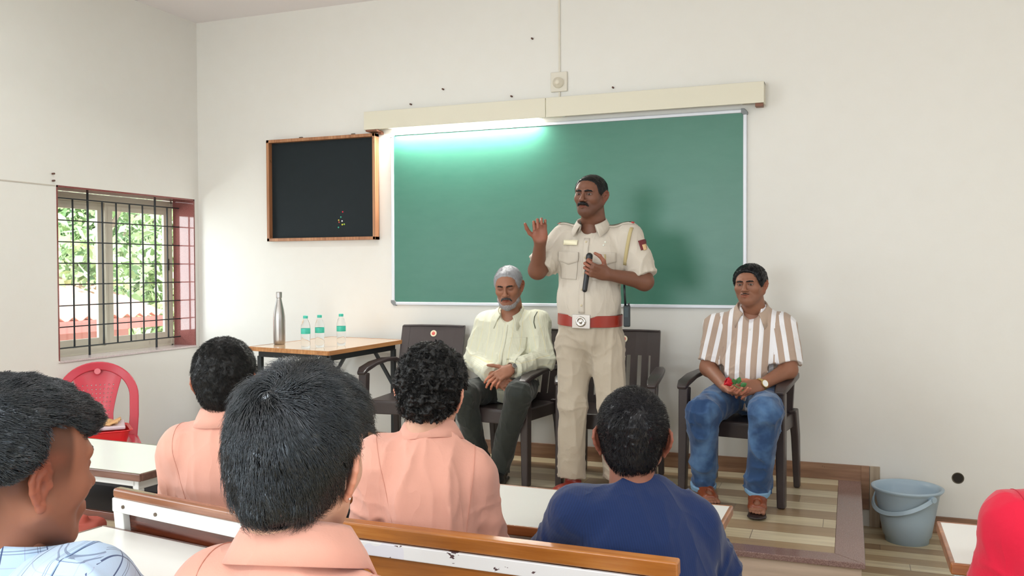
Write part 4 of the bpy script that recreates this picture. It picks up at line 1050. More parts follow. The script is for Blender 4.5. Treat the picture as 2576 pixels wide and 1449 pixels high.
def collar(name, b, m, parent, rx=.066, ry=.066, h=.038, fall=.046, tip=.035, open_=26, cen=(0, .006, .985), tilt=14, flare=.016, th=.0035, stand=True):
    """shirt collar: stand and turned-down leaf, open at the throat; built round the neck in torso space"""
    n = 60; V = []; Q = []
    for i in range(n+1):
        a = R_(-180+open_)+R_(360-2*open_)*i/n      # 0 = nape
        f = max(0, (abs(math.degrees(a))-105)/(75-open_)); f = min(1, f)
        ca, sa = math.cos(a), math.sin(a); drop = -math.tan(R_(tilt))*(-ca)*ry*.9
        pts = [(0, 0), (.001, h*.6), (.003, h), (.006, h+.003), (.009, h-.003), (.008+flare*.5, h-fall*.45), (.009+flare, h-fall-tip*f)]
        ring = []
        for (dr, dz) in pts:
            x = sa*(rx+dr); y = -ca*(ry+dr)
            if f > 0: x += math.copysign(f*.020*max(0, (h-dz)/(fall+tip)), sa); y += f*.008
            ring.append(b.at(*cen)+b.right*x+b.fwd*y+b.up*(dz+drop*1.0-f*.012))
        V += ring
    k = 7
    for i in range(n):
        for j in range(k-1): Q.append((i*k+j, (i+1)*k+j, (i+1)*k+j+1, i*k+j+1))
    o = mesh_np(name, V, Q, m, parent, attrs={'fab': fab_collar(V, b, cen)}); q = o.modifiers.new('s', 'SOLIDIFY'); q.thickness = th; q.offset = 0
    return o
def fab_collar(V, b, cen):
    q = (np.array(V)-b.at(*cen))@b.R.T; return np.stack([np.arctan2(q[:, 0], -q[:, 1])*.075, q[:, 2], np.zeros(len(V))], 1)
def patch(name, s, m, parent, c, u, v, d, hw, hh, nu=10, nv=8, off=.002, th=.0025, shape=None, **kw):
    """thin piece laid on a surface: centre c outside, u right, v up, d into the surface"""
    U, W = np.meshgrid(np.linspace(-1, 1, nu+1), np.linspace(-1, 1, nv+1), indexing='ij')
    u, v, d = unit(u), unit(v), unit(d); X = U*hw; Y = W*hh
    if shape: X, Y = shape(U, W, hw, hh)
    P = (np.array(c)-d*.06)[None]+X.ravel()[:, None]*u+Y.ravel()[:, None]*v
    P = snap(s, P, d)-d*off; I = np.arange((nu+1)*(nv+1)).reshape(nu+1, nv+1)
    Q = np.stack([I[:-1, :-1], I[1:, :-1], I[1:, 1:], I[:-1, 1:]], -1).reshape(-1, 4)
    if getattr(s, 'body', None) is not None: kw['attrs'] = {'fab': fab_coords(s.body, P)}
    o = mesh_np(name, P, Q, m, parent, **kw); q = o.modifiers.new('s', 'SOLIDIFY'); q.thickness = th; q.offset = 0; return o
def put_head(b, spec, parts_col, R, c, sc):
    """head mesh in world space with colours"""
    s = spec; V, Q = s.mesh(.0021); return V, Q
def palm_col(h, v):
    cc = np.ones((len(v), 4))
    for c, n, y in getattr(h, 'palm', []):
        q = v-c; m = np.clip((q@n-.001)/.010, 0, 1)*(np.linalg.norm(q, axis=1) < .115)*np.clip((q@y+.095)/.02, 0, 1); cc[:, :3] = cc[:, :3]*(1-m[:, None])+np.array([1.75, 1.55, 1.6])*m[:, None]
    return cc
def person(name, lab, b, hs, R, sc, skin_m, hands=None, col=None, legs=True, hhv=.0022, hvox=.0024, group=None, belly=0):
    """hs: head Sdf in head space; R rows axes; b.headc = head centre; hands: list of (Sdf)"""
    V, Q = hs.mesh(hhv); C = head_col(V, **(col or {})); parts = [(xf(V, b.headc, R, sc), Q)]; cols = [C]
    for h in (hands or []): v, q = h.mesh(hvox); parts.append((v, q)); cc = palm_col(h, v); cols.append(cc)
    v, q = full_body(b, legs, belly=belly); parts.append((v, q)); cols.append(np.ones((len(v), 4)))
    V, Q = join(parts); o = mesh_np(name, V, Q, skin_m, None, attrs={'Col': np.concatenate(cols)})
    tag(o, lab, 'person', group); b.obj = o; b.hR = R; b.hs = sc; return o
def head_part(b, name, s, m, vox=.0018, strands=None, attrs=None, parent=None):
    V, Q = s.mesh(vox) if s is not None else (np.zeros((0, 3)), np.zeros((0, 4), int)); P = [(V, Q)]
    if strands is not None: P += strands if isinstance(strands, list) else [strands]
    V, Q = join(P); return mesh_np(name, xf(V, b.headc, b.hR, b.hs), Q, m, parent or b.obj)
def eyes(b, look=(0, 1, 0), iris=(.03, .015, .01), y=.0785, z=.009):
    wm = mat('eye_white', srgb(146, 134, 126), .4); im = mat('dark_iris', iris, .35)
    for x in (-1, 1):
        s = Sdf(); s.ell((x*.031, y, z), (.0125, .0125, .0115)); e = head_part(b, 'eye', s, wm)
        d = unit(look); s = Sdf(); s.ell(np.array((x*.031, y, z-.001))+d*.0078, (.0072, .0056, .0072)); head_part(b, 'iris', s, im, .0012, parent=e)
def brows(b, m, r=.0030, w=1.0, z=.031):
    for x in (-1, 1):
        s = Sdf(); s.chain([(x*.012, .0990, z-.001), (x*.026, .0965, z+.0015), (x*.040, .0880, z+.0005), (x*.050, .078, z-.005)], [r*w, r*1.15*w, r*w, r*.5], k=.003)
        s.disp = lambda P: .0014*(2*vnoise(P*900)-1); head_part(b, 'eyebrow', s, m, .0012)
def AY(px, py, Y):
    r = A(px, py, 1)-np.array([0, 0, CAMH]); return np.array([0, 0, CAMH])+r*(Y/r[1])
def mk(pts, seat_z=None):
    return Body(**pts)
def seated(neck, lsh, rsh, pelvis, headc, deg, lel=None, lwr=None, rel=None, rwr=None, spread=.13, reach=.42):
    """audience sitter facing deg left of +Y with default arms on the desk"""
    f = np.array([-math.sin(R_(deg)), math.cos(R_(deg)), 0]); r = np.array([f[1], -f[0], 0]); p = np.array(pelvis, float)
    d = dict(neck=neck, lsh=lsh, rsh=rsh, pelvis=p, headc=headc)
    d['rhip'] = p+r*.09; d['lhip'] = p-r*.09; k = p+f*reach; k[2] = .52
    d['rkn'] = k+r*spread; d['lkn'] = k-r*spread; a = k+f*.05; a[2] = .09; d['ran'] = a+r*spread; d['lan'] = a-r*spread
    for s, sh, sg in (('r', np.array(rsh), 1), ('l', np.array(lsh), -1)):
        e = (rel if s == 'r' else lel); w_ = (rwr if s == 'r' else lwr)
        if e is None: e = sh+r*sg*.05+f*.12+np.array([0, 0, -.24])
        if w_ is None: w_ = np.array(e)+f*.20-r*sg*.10; w_[2] = .80
        d[s+'el'] = np.array(e, float); d[s+'wr'] = np.array(w_, float)
    return Body(**d)
def cloth_part(b, name, s, m, vox=.0055, parent=None, lo=None, hi=None, label=None):
    V, Q = s.mesh(vox, lo, hi); F = fab_coords(b, V)
    # faces on the seam between body and sleeve get their own vertices so the pattern stays crisp
    r = ((F[Q][:, :, 2] > .5).sum(1) > 2).astype(int); seam = (F[Q][:, :, 2].max(1) > .5) != (F[Q][:, :, 2].min(1) > .5)
    o = mesh_np(name, V, Q, m, parent or b.obj, attrs={'fab': F}) if not seam.any() else seam_mesh(b, name, V, Q, F, r, m, parent)
    if label: o['label'] = label
    return o
def seam_mesh(b, name, V, Q, F, r, m, parent):
    Ft = fab_torso(b, V); Fa = fab_arm(b, V); n = len(V)
    V2 = np.concatenate([V, V]); F2 = np.concatenate([Ft, Fa]); Q2 = Q+(r*n)[:, None]
    used = np.unique(Q2); mp = np.full(2*n, -1); mp[used] = np.arange(len(used))
    # one skin again: the doubled seam vertices share place, the pattern does not bleed
    return mesh_np(name, V2[used], mp[Q2], m, parent or b.obj, attrs={'fab': F2[used]})
def fab_torso(b, V): q = (V-b.pelvis)@b.R.T; return np.stack([q[:, 0], q[:, 2], np.zeros(len(V))], 1)
def shoe(b, name, an, toe, m, parent=None, z0=0, w=.045, vox=.004):
    an, toe = np.array(an, float), np.array(toe, float); s = Sdf(); f = unit(np.array([toe[0]-an[0], toe[1]-an[1], 0])); r = np.array([f[1], -f[0], 0]); R = np.array([r, f, [0, 0, 1]])
    h = np.array([an[0], an[1], z0+.04])-f*.02; t = np.array([toe[0], toe[1], z0+.03])
    s.cap(h, t-f*.03, w*.85, w*.8, k=.03, fl=((0, 0, 1), .8)); s.ell(h+(t-h)*.7+[0, 0, -.005], (w, .06, .034), R, k=.03); s.cap(h+[0, 0, .02], (an[0], an[1], z0+.10), .042, .038, k=.03)
    s.plane((0, 0, z0), (0, 0, -1), k=.003); s.box(h+(t-h)*.5+np.array([0, 0, z0-h[2]+.010]), (w*1.05, .145, .010), R, rr=.008, k=.006)
    V, Q = s.mesh(vox); return mesh_np(name, V, Q, m, parent or b.obj)

SK_DARK = skin('dark_brown_skin', srgb(118, 78, 60)); SK_MID = skin('brown_skin', srgb(158, 108, 84)); SK_FAIR = skin('light_brown_skin', srgb(212, 164, 140))
SK_STR = skin('warm_brown_skin', srgb(142, 96, 74)); SK_RED = skin('reddish_brown_skin', srgb(140, 92, 74))
H_BLACK = hairmat('black_hair', (.005, .005, .007), .26, .35); H_BLACK2 = hairmat('matt_black_hair', (.006, .006, .006), .45, .28); H_GREY = hairmat('grey_hair', srgb(168, 168, 172), .5)
H_BLUE = hairmat('glossy_black_hair', (.003, .004, .006), .24, .8, gloss=True)

# ============================================================ standing officer
D0 = 4.9
b = Body(headc=AY(1486, 492, 4.65), neck=AY(1489, 569, 4.68), rsh=AY(1419, 596, 4.70), lsh=AY(1583, 596, 4.70), pelvis=AY(1484, 845, 4.70),
         rel=AY(1352, 680, 4.57), rwr=AY(1359, 606, 4.46), lel=AY(1621, 708, 4.68), lwr=AY(1528, 690, 4.51),
         rhip=AY(1441, 868, 4.70), lhip=AY(1527, 868, 4.70), rkn=AY(1442, 1020, 4.68), lkn=AY(1541, 1020, 4.70), ran=AY(1438, 1197, 4.72), lan=AY(1551, 1200, 4.79))
hr = facing(180+20.9+17-48, 3, -3)
hs = head_sdf(flare=.42, fat=.004, neck=((0, -.040, -.15), .068), nose=1.15, open_mouth=True, jaw=1.08)
rh = Sdf(); fd = unit(AY(1357, 560, 4.44)-b.rwr)
hand_ops(rh, b.rwr, fd, (-.35, 1, .1), 1, curls=[(62, 70, 35), (56, 66, 35), (44, 60, 35), (30, 50, 30)], thumb=[(.8, .7, -.3), (.45, .85, -.3), (.25, .9, -.3)], sc=.98, spread=2, fore=(b.rel, .046), r_wr=.030)
rh.cap(b.rsh+(b.rel-b.rsh)*.4, b.rel, .052, .046, k=.03)
lh = Sdf(); mic0, mic1 = AY(1482, 650, 4.50), AY(1471, 729, 4.50)
hand_ops(lh, b.lwr, unit(AY(1486, 678, 4.45)-b.lwr), (.25, -1, -.35), 1, curls=[(40, 75, 50), (48, 80, 50), (52, 80, 50), (56, 80, 50)], thumb=[(.8, .5, -.3), (.5, .8, -.35), (.1, .9, -.4)], sc=1.0, fore=(b.lel, .046), r_wr=.030)
lh.cap(b.lsh+(b.lel-b.lsh)*.4, b.lel, .052, .046, k=.03)
person('person', 'standing man in beige uniform raising one hand and holding a black microphone', b, hs, hr, np.array([[1.0], [.96], [.90]]), SK_DARK, [rh, lh], hhv=.0018, col=dict(stub=.55, stub_c=(.5, .5, .55), lips=True, c_lip=(.95, .68, .70)))
OFF = b
eyes(b, look=(-.1, 1, 0)); brows(b, H_BLACK2, r=.0044, z=.027)
cs = cap_sdf(th=.0055, front=.042, top=.088, nape=-.06, burn=-.022, amp=.0016, earcut=.023, earoff=-.008)
head_part(b, 'hair', cs, H_BLACK2, .0022, hair_strands(cs, 3500, L=.012, lift=.002, rad=.0005, seg=3, jit=.5))
s = Sdf(); s.chain([(-.030, .0935, -.062), (-.020, .101, -.052), (-.006, .1085, -.0475), (.006, .1085, -.0475), (.020, .101, -.052), (.030, .0935, -.062)], [.0045, .0075, .0082, .0082, .0075, .0045], k=.004)
s.disp = lambda P: .002*(2*vnoise(P*700)-1); head_part(b, 'moustache', s, H_BLACK2, .0014)
# uniform
KH = srgb(204, 195, 181); m_kh = cloth('beige_uniform_cloth', KH, .8, bumps=.22); m_khp = cloth('beige_trouser_cloth', srgb(184, 172, 154), .8, bumps=.2)
ss = shirt_sdf(b, infl=.014, belly=.028, w=1.08, sleeve='short', cuff=.86, arm_r=(.074, .07, .078), hem=.20, seed=1, fold=.009, neck_r=.058, vneck=.085)
cloth_part(b, 'shirt', ss, m_kh, .005)
ts = trouser_sdf(b, r=(.098, .079, .072), top=.17, seed=4, fold=.008, belly=.02, w=1.05)
cloth_part(b, 'trousers', ts, m_khp, .006)
collar('collar', b, m_kh, b.obj, rx=.074, ry=.072, open_=30, tilt=16, tip=.016, h=.040, flare=.022)
bc = b.at(0, .004, .155); ring = [bc+b.right*.177*math.cos(a)+b.fwd*.150*math.sin(a) for a in np.linspace(0, 2*math.pi, 49)[:-1]]
MB().bar(ring, (.007, .062), up=tuple(b.up), closed=True).build('belt', mat('red_brown_leather', srgb(150, 46, 32), .3), b.obj, smooth=True, bevel=.002)
bf = bc+b.fwd*.158+b.right*.004; Rb = b.R
def rbox(c, sz, R, name, m, parent, bev=.003):
    V = []; h = np.array(sz)/2
    P = np.array([(x, y, z) for x in (-1, 1) for y in (-1, 1) for z in (-1, 1)])*h
    return MB().add(P@R+np.array(c), [(0, 1, 3, 2), (4, 6, 7, 5), (0, 4, 5, 1), (2, 3, 7, 6), (0, 2, 6, 4), (1, 5, 7, 3)]).build(name, m, parent, bevel=bev)
silver = mat('worn_silver', (.55, .53, .50), .3, metal=1)
bk_ = rbox(bf, (.100, .008, .076), Rb, 'belt_buckle', silver, b.obj)
s = Sdf(); s.ell(bf+b.fwd*.005, (.020, .006, .020), Rb); s.chain([bf+b.fwd*.007+b.right*.022*math.cos(a)+b.up*.022*math.sin(a) for a in np.linspace(0, 6.28, 13)], [.0035]*13); s.ell(bf+b.fwd*.009, (.010, .006, .012), Rb, k=.004)
V, Q = s.mesh(.002); mesh_np('buckle_emblem', V, Q, silver, bk_)
for sx in (-1, 1):      # epaulettes
    sh = b.rsh if sx > 0 else b.lsh; inn = b.at(sx*.075, -.005, 1.02); out = sh+b.right*sx*.022+b.up*.03
    d = out-inn; c = (inn+out)/2+b.up*.06; o = patch('epaulette', ss, m_kh, b.obj, c+np.array([0, 0, .06]), d, np.cross(-b.up, unit(d)), -b.up, np.linalg.norm(d)/2, .024, 12, 4, off=.004, th=.004)
    patch('epaulette_stripe', ss, mat('dark_braid', srgb(96, 92, 76), .7), o, c+np.array([0, 0, .06]), d, np.cross(-b.up, unit(d)), -b.up, np.linalg.norm(d)/2*.96, .007, 12, 2, off=.008, th=.002)
    patch('red_tab', ss, mat('red_tab', srgb(196, 50, 50), .6), o, out+np.array([0, 0, .12]), d, np.cross(-b.up, unit(d)), -b.up, .007, .022, 2, 4, off=.009, th=.002)
nd = -b.fwd
for sx, nm in ((1, 'pocket'), (-1, 'pocket')):
    pc = b.at(sx*.098, .2, .63)
    pk = patch(nm, ss, m_kh, b.obj, pc, b.right, b.up, nd, .055, .065, 10, 10, off=.003, th=.003)
    def flap(U, W, hw, hh): return U*hw, W*hh-(W < 0)*np.abs(W)*(.018*(1-np.abs(U)))
    patch('pocket_flap', ss, m_kh, pk, b.at(sx*.098, .2, .725), b.right, b.up, nd, .058, .026, 10, 6, off=.007, th=.003, shape=flap)
patch('button_placket', ss, m_kh, b.obj, b.at(.002, .2, .56), b.right, b.up, nd, .016, .20, 3, 24, off=.003, th=.003)
for z in (.86, .72, .58, .44, .30):
    p = snap(ss, [b.at(.002, .2, z)], nd)[0]+b.fwd*.006; s = Sdf(); s.ell(p, (.006, .003, .006), b.R); V, Q = s.mesh(.0018); mesh_np('shirt_button', V, Q, mat('beige_button', srgb(206, 192, 160), .4), b.obj)
gold = mat('gold_plate_glare', srgb(252, 246, 214), .4)  # gold paled to near-white, a white reflection put into the colour
patch('name_plate', ss, gold, b.obj, AY(1430, 610, 4.56), b.right, b.up, nd, .041, .013, 4, 2, off=.009, th=.004)
for px, py in ((1517, 609), (1514, 617)):
    p = snap(ss, [AY(px, py, 4.56)], nd)[0]+b.fwd*.004; s = Sdf(); s.ell(p, (.005, .004, .005), b.R); V, Q = s.mesh(.0015); mesh_np('badge_pin', V, Q, mat('pearl_pin', srgb(236, 240, 230), .2), b.obj)
def strand_on(name, pts, w_, m, off=.004, s=ss, parent=None):
    P = snap(s, np.array(pts), nd)-nd*off; MBo = MB().bar(P, (w_, .004), up=tuple(b.fwd)); return MBo.build(name, m, parent or b.obj, smooth=True)
olive = mat('olive_lanyard', srgb(190, 174, 128), .8)
strand_on('lanyard', [AY(1580, 572+k*8, 4.56)+np.array([-.003*k, 0, 0]) for k in range(13)], .018, olive, .006)
strand_on('lanyard_cord', [AY(1519+.3*k, 640+k*6, 4.56) for k in range(8)], .008, olive, .009)
sl = b.lsh+(b.lel-b.lsh)*.42
o = patch('sleeve_badge', ss, mat('maroon_badge', srgb(110, 40, 44), .7), b.obj, AY(1611, 616, 4.60), unit(np.cross(b.lel-b.lsh, b.fwd)), unit(b.lsh-b.lel), nd, .013, .027, 6, 8, off=.004, th=.003)
patch('badge_emblem', ss, mat('tan_badge_emblem', srgb(222, 186, 140), .7), o, AY(1616, 622, 4.60), unit(np.cross(b.lel-b.lsh, b.fwd)), unit(b.lsh-b.lel), nd, .007, .016, 4, 6, off=.007, th=.002)
# lanyard cuff rings at the sleeve ends
for an, toe, z in ((b.ran, AY(1399, 1232, 4.55), PLAT), (b.lan, b.lan+np.array([-.03, -.17, 0]), PLAT)): shoe(b, 'shoe', an, toe, mat('red_brown_shoe_leather', srgb(150, 58, 48), .3), z0=PLAT+.002)
mc = Sdf(); mc.cap(mic0, mic1, .0155, .0135); mc.cap(mic0, mic0+unit(mic0-mic1)*.012, .018, .018, k=.004); V, Q = mc.mesh(.0025)
tag(mesh_np('microphone', V, Q, mat('black_rubber', srgb(30, 32, 36), .35)), 'slim black microphone gripped in the officer\'s hand', 'microphone')
wt = empty('walkie_talkie', AY(1577, 795, 4.65), label='black two-way radio clipped to the belt of the uniformed man', cat='radio')
wl = np.array(wt.location)
V = MB().box(wl, (.036, .034, .115), (0, 0, R_(15))); at0(V.build('radio_body', mat('black_radio_plastic', srgb(28, 38, 42), .35), wt, bevel=.006), wt)
at0(MB().cyl(wl+[-.008, 0, .055], wl+[-.016, -.002, .20], .0065, 12, .005).build('antenna', mat('black_rubber', srgb(30, 32, 36), .35), wt, smooth=True), wt)
at0(MB().box(wl+[0, -.019, .02], (.022, .003, .05), (0, 0, R_(15))).build('speaker_grille', mat('dark_grille', srgb(52, 66, 70), .5), wt), wt)
at0(MB().cyl(wl+[.010, 0, .055], wl+[.010, 0, .07], .006, 12).build('knob', mat('black_rubber', srgb(30, 32, 36), .35), wt), wt)

# ============================================================ grey haired man, seated
b = Body(headc=AY(1279, 720, 5.00), neck=AY(1285, 788, 5.06), rsh=AY(1222, 812, 5.09), lsh=AY(1350, 808, 5.09), pelvis=AY(1287, 968, 5.15),
         rel=AY(1196, 905, 5.04), rwr=AY(1243, 947, 4.83), lel=AY(1369, 903, 5.04), lwr=AY(1284, 928, 4.82),
         rhip=AY(1252, 975, 5.10), lhip=AY(1318, 972, 5.10), rkn=AY(1166, 993, 4.74), lkn=AY(1303, 992, 4.70), ran=AY(1207, 1160, 4.95), lan=AY(1257, 1182, 4.83))
hr = facing(180+20.9+10-22, 16, 2)
hs = head_sdf(flare=.42, eyes='shut', fat=.003, neck=((0, -.050, -.145), .058), nose=1.2, jaw=1.02)
lh = Sdf(); hand_ops(lh, b.lwr, unit(AY(1250, 948, 4.76)-b.lwr), (.1, -.9, .55), 1, curls=[(22, 25, 15), (26, 28, 15), (30, 30, 15), (34, 30, 18)], thumb=[(.8, .6, .05), (.65, .75, .1), (.6, .8, .1)], fore=(b.lel, .04))
rh = Sdf(); hand_ops(rh, AY(1246, 955, 4.84), unit(AY(1278, 968, 4.80)-AY(1246, 955, 4.84)), (-.1, -.8, .6), -1, curls=[(28, 35, 20)]*4, fore=(b.rel, .04))
person('person', 'grey haired man in a pale striped shirt sitting with lowered eyes and clasped hands', b, hs, hr, np.array([[1.0], [1.0], [.95]]), SK_MID, [rh, lh], hhv=.0018, col=dict(stub=.8, stub_c=(.92, .98, 1.12), c_lip=(.75, .5, .5)))
brows(b, H_BLACK2, r=.0036, z=.028)
cs = cap_sdf(th=.006, front=.044, top=.086, nape=-.06, burn=-.018, amp=.0015, earcut=.023, earoff=-.008)
head_part(b, 'hair', cs, H_GREY, .0022, hair_strands(cs, 4500, L=.018, lift=.003, rad=.0006, seg=4, jit=.35, crown=(0, -.08, .10)))
s = Sdf(); s.chain([(-.032, .090, -.068), (-.021, .100, -.053), (-.006, .107, -.0485), (.006, .107, -.0485), (.021, .100, -.053), (.032, .090, -.068)], [.0035, .0055, .0058, .0058, .0055, .0035], k=.004)
s.disp = lambda P: .002*(2*vnoise(P*600)-1); head_part(b, 'moustache', s, hairmat('dark_grey_hair', srgb(58, 56, 58), .5), .0015)
s = Sdf(); s.ell((0, .081, -.100), (.026, .020, .026)); s.chain([(-.058, .010, -.045), (-.050, .035, -.080), (-.026, .068, -.103), (0, .080, -.112), (.026, .068, -.103), (.050, .035, -.080), (.058, .010, -.045)], [.011, .0165, .021, .021, .021, .0165, .011], k=.015)
s.disp = lambda P: .003*(2*vnoise(P*400)-1); head_part(b, 'beard', s, hairmat('salt_and_pepper_beard', srgb(150, 146, 146), .6), .0018)
s = Sdf(); s.ell((0, .096, -.087), (.012, .006, .012)); s.disp = lambda P: .002*(2*vnoise(P*500)-1); head_part(b, 'chin_tuft', s, hairmat('dark_grey_hair', srgb(58, 56, 58), .5), .0015)
def st_fine(t, base, u, v, w):
    f = t.math('FRACT', t.math('DIVIDE', u, .0085)); m = t.math('LESS_THAN', f, .30); g = t.math('FRACT', t.math('DIVIDE', u, .051)); m2 = t.math('LESS_THAN', g, .06)
    c = t.mix(t.math('MULTIPLY', m, .55), base, srgb(200, 204, 178)); return t.mix(t.math('MULTIPLY', m2, .5), c, srgb(226, 214, 150))
m_gs = cloth('pale_yellow_striped_shirt', srgb(222, 221, 200), .8, stripes=st_fine, bumps=.25)
ss = shirt_sdf(b, infl=.018, belly=.055, w=1.12, sleeve='long', cuff=.86, arm_r=(.073, .068, .050), hem=-.10, seed=9, fold=.012, neck_r=.056, vneck=.075)
ss.ell(b.at(0, .05, .05), (.165, .15, .10), b.R, k=.05)
ss.ops.append(ss.ops.pop(-1))
cloth_part(b, 'shirt', ss, m_gs, .005)
collar('collar', b, m_gs, b.obj, rx=.070, ry=.070, open_=32, tilt=18, tip=.034, flare=.024)
nd = -b.fwd
patch('button_placket', ss, m_gs, b.obj, b.at(.0, .24, .50), b.right, b.up, nd, .016, .20, 3, 24, off=.002, th=.003, attrs=None)
pk = patch('pocket', ss, m_gs, b.obj, b.at(-.085, .24, .62), b.right, b.up, nd, .048, .058, 10, 10, off=.002, th=.002)
P = snap(ss, [AY(x, y, 4.7) for x, y in ((1302, 822), (1299, 832), (1298, 846), (1303, 862))], nd)+b.fwd*.005
tag(MB().bar(P, (.0045, .0045), up=(0, 1, 0), n=8).build('pen', mat('dark_green_pen', srgb(60, 70, 52), .35), smooth=True), 'dark pen clipped at the shirt pocket of the grey haired man', 'pen')
m_gt = cloth('dark_green_black_trousers', srgb(44, 48, 44), .7, bumps=.2)
ts = trouser_sdf(b, r=(.092, .074, .062), top=.9, seed=6, fold=.009, belly=.04, w=1.1); cloth_part(b, 'trousers', ts, m_gt, .006)
for an, toe in ((b.ran, b.ran+np.array([.02, -.15, 0])), (b.lan, b.lan+np.array([.03, -.15, 0]))): shoe(b, 'shoe', an, toe, mat('black_shoe_leather', srgb(28, 26, 26), .3), z0=PLAT+.002)
def watch(b, el, wr, m_band, m_face, r=.031, t=.04, disc=.017, n=None, name='wristwatch'):
    ax = unit(wr-el); c = wr-ax*t; n = unit(n-ax*(ax@n)); k = np.cross(ax, n)
    ringp = [c+r*(n*math.cos(a)*.9+k*math.sin(a)) for a in np.linspace(0, 2*math.pi, 33)[:-1]]
    o = MB().bar(ringp, (.014, .004), up=tuple(n), closed=True)
    o = MB(); P = [p for p in ringp]; V = []; F = []
    for p in P:
        q = unit(p-c)
        for dr, da in ((0, -.008), (.004, -.008), (.004, .008), (0, .008)): V.append(p+q*dr+ax*da)
    for i in range(32):
        j = (i+1) % 32; F += [(i*4+a, i*4+(a+1) % 4, j*4+(a+1) % 4, j*4+a) for a in range(4)]
    w_ = o.add(V, F).build(name, m_band, b.obj, smooth=False)
    fc = c+n*(r*.9+.003); MB().cyl(fc-n*.003, fc+n*.005, disc, 24).build('watch_case', m_band, w_, smooth=False); MB().cyl(fc+n*.005, fc+n*.0056, disc*.82, 24).build('watch_dial', m_face, w_)
watch(b, b.lel, b.lwr, silver, mat('grey_dial', srgb(110, 110, 110), .2), n=np.array([.2, -1, .3]), t=.012, r=.034)

# ============================================================ man in striped polo, seated
b = Body(headc=AY(1887, 717, 4.93), neck=AY(1892, 781, 4.98), rsh=AY(1806, 826, 5.0), lsh=AY(1968, 826, 5.0), pelvis=AY(1886, 985, 5.08),
         rel=AY(1783, 925, 4.96), rwr=AY(1827, 975, 4.77), lel=AY(1983, 930, 4.94), lwr=AY(1912, 970, 4.76),
         rhip=AY(1846, 990, 5.02), lhip=AY(1926, 990, 5.02), rkn=AY(1768, 1035, 4.66), lkn=AY(1925, 1040, 4.60), ran=AY(1770, 1224, 4.82), lan=AY(1906, 1238, 4.71))
hr = facing(180+20.9-15-18, 2, 2)
hs = head_sdf(flare=.42, fat=.006, neck=((0, -.045, -.145), .064), nose=1.1, jaw=1.1)
lh = Sdf(); hand_ops(lh, b.lwr, unit(AY(1872, 978, 4.70)-b.lwr), (.1, -.9, .45), 1, curls=[(32, 45, 25), (38, 50, 25), (44, 50, 25), (48, 50, 25)], thumb=[(.6, .7, -.4), (.4, .85, -.4), (.3, .9, -.4)], fore=(b.lel, .044), r_wr=.029)
lh.cap(b.lsh+(b.lel-b.lsh)*.4, b.lel, .054, .046, k=.03)
rh = Sdf(); hand_ops(rh, b.rwr, unit(AY(1852, 992, 4.68)-b.rwr), (-.25, -.1, -1), 1, curls=[(22, 25, 15), (20, 25, 15), (18, 25, 12), (18, 22, 12)], thumb=[(.5, .8, -.4), (.3, .9, -.5), (.2, .9, -.5)], fore=(b.rel, .044), r_wr=.029)
rh.cap(b.rsh+(b.rel-b.rsh)*.4, b.rel, .054, .046, k=.03)
person('person', 'seated man in a brown and white striped polo shirt and blue jeans holding a rose', b, hs, hr, np.array([[.96], [.92], [.86]]), SK_STR, [rh, lh], hhv=.0018, col=dict(stub=.25, stub_c=(.6, .6, .62), c_lip=(.98, .74, .72)))
STR = b
eyes(b, look=(-.05, 1, 0)); brows(b, H_BLACK2, r=.0036, z=.027)
cs = cap_sdf(th=.012, front=.044, top=.084, nape=-.06, burn=-.016, earcut=.023, earoff=-.008, amp=.002, topadd=.003)
head_part(b, 'hair', cs, H_BLACK, .0022, hair_strands(cs, 4500, L=.03, lift=.004, rad=.0006, seg=4, jit=.25, crown=(0, -.08, .10), fwdpull=.5))
s = Sdf(); s.chain([(-.022, .099, -.053), (-.006, .1055, -.0485), (.006, .1055, -.0485), (.022, .099, -.053)], [.0018, .0022, .0022, .0018], k=.003)
s.disp = lambda P: .002*(2*vnoise(P*900)-1); head_part(b, 'moustache', s, H_BLACK2, .0012)
def st_wide(t, base, u, v, w):
    f = t.math('FRACT', t.math('ADD', t.math('DIVIDE', u, .056), .30)); m = t.math('LESS_THAN', f, .42)
    ok = t.math('SUBTRACT', 1, t.math('GREATER_THAN', w, 1.205))
    return t.mix(t.math('MULTIPLY', m, ok), base, srgb(236, 235, 238))
m_po = cloth('brown_white_striped_knit', srgb(178, 156, 140), .85, stripes=st_wide, bumps=.2)
m_pc = cloth('beige_brown_knit', srgb(182, 160, 143), .85)
ss = shirt_sdf(b, infl=.016, belly=.06, w=1.02, sleeve='short', cuff=.84, arm_r=(.078, .07, .070), hem=-.10, seed=14, fold=.009, neck_r=.060, vneck=.10)
ss.ell(b.at(0, .03, .0), (.175, .14, .10), b.R, k=.05)
ss.ell(b.at(0, .01, .24), (.198, .13, .11), b.R, k=.05)
cloth_part(b, 'polo_shirt', ss, m_po, .005)
collar('collar', b, m_pc, b.obj, rx=.074, ry=.072, open_=32, tilt=18, tip=.030, flare=.024)
nd = -b.fwd
s = Sdf(); s.ell(snap(ss, [b.at(0, .24, .84)], nd)[0]+b.fwd*.003, (.006, .003, .006), b.R); V, Q = s.mesh(.0016); mesh_np('shirt_button', V, Q, mat('white_button', srgb(236, 234, 228), .3), b.obj)
def denim(t, base, u, v, w):
    return t.mix(t.ramp(t.noise(t.coord(), 9, 3, .5), [(.42, (0, 0, 0)), (.68, (1, 1, 1))]), base, srgb(84, 118, 158))
m_de = cloth('blue_denim', srgb(42, 70, 110), .8, stripes=denim, bumps=.14)
ts = trouser_sdf(b, r=(.094, .080, .064), top=.9, seed=8, fold=.011, belly=.05, w=1.05); cloth_part(b, 'jeans', ts, m_de, .006)
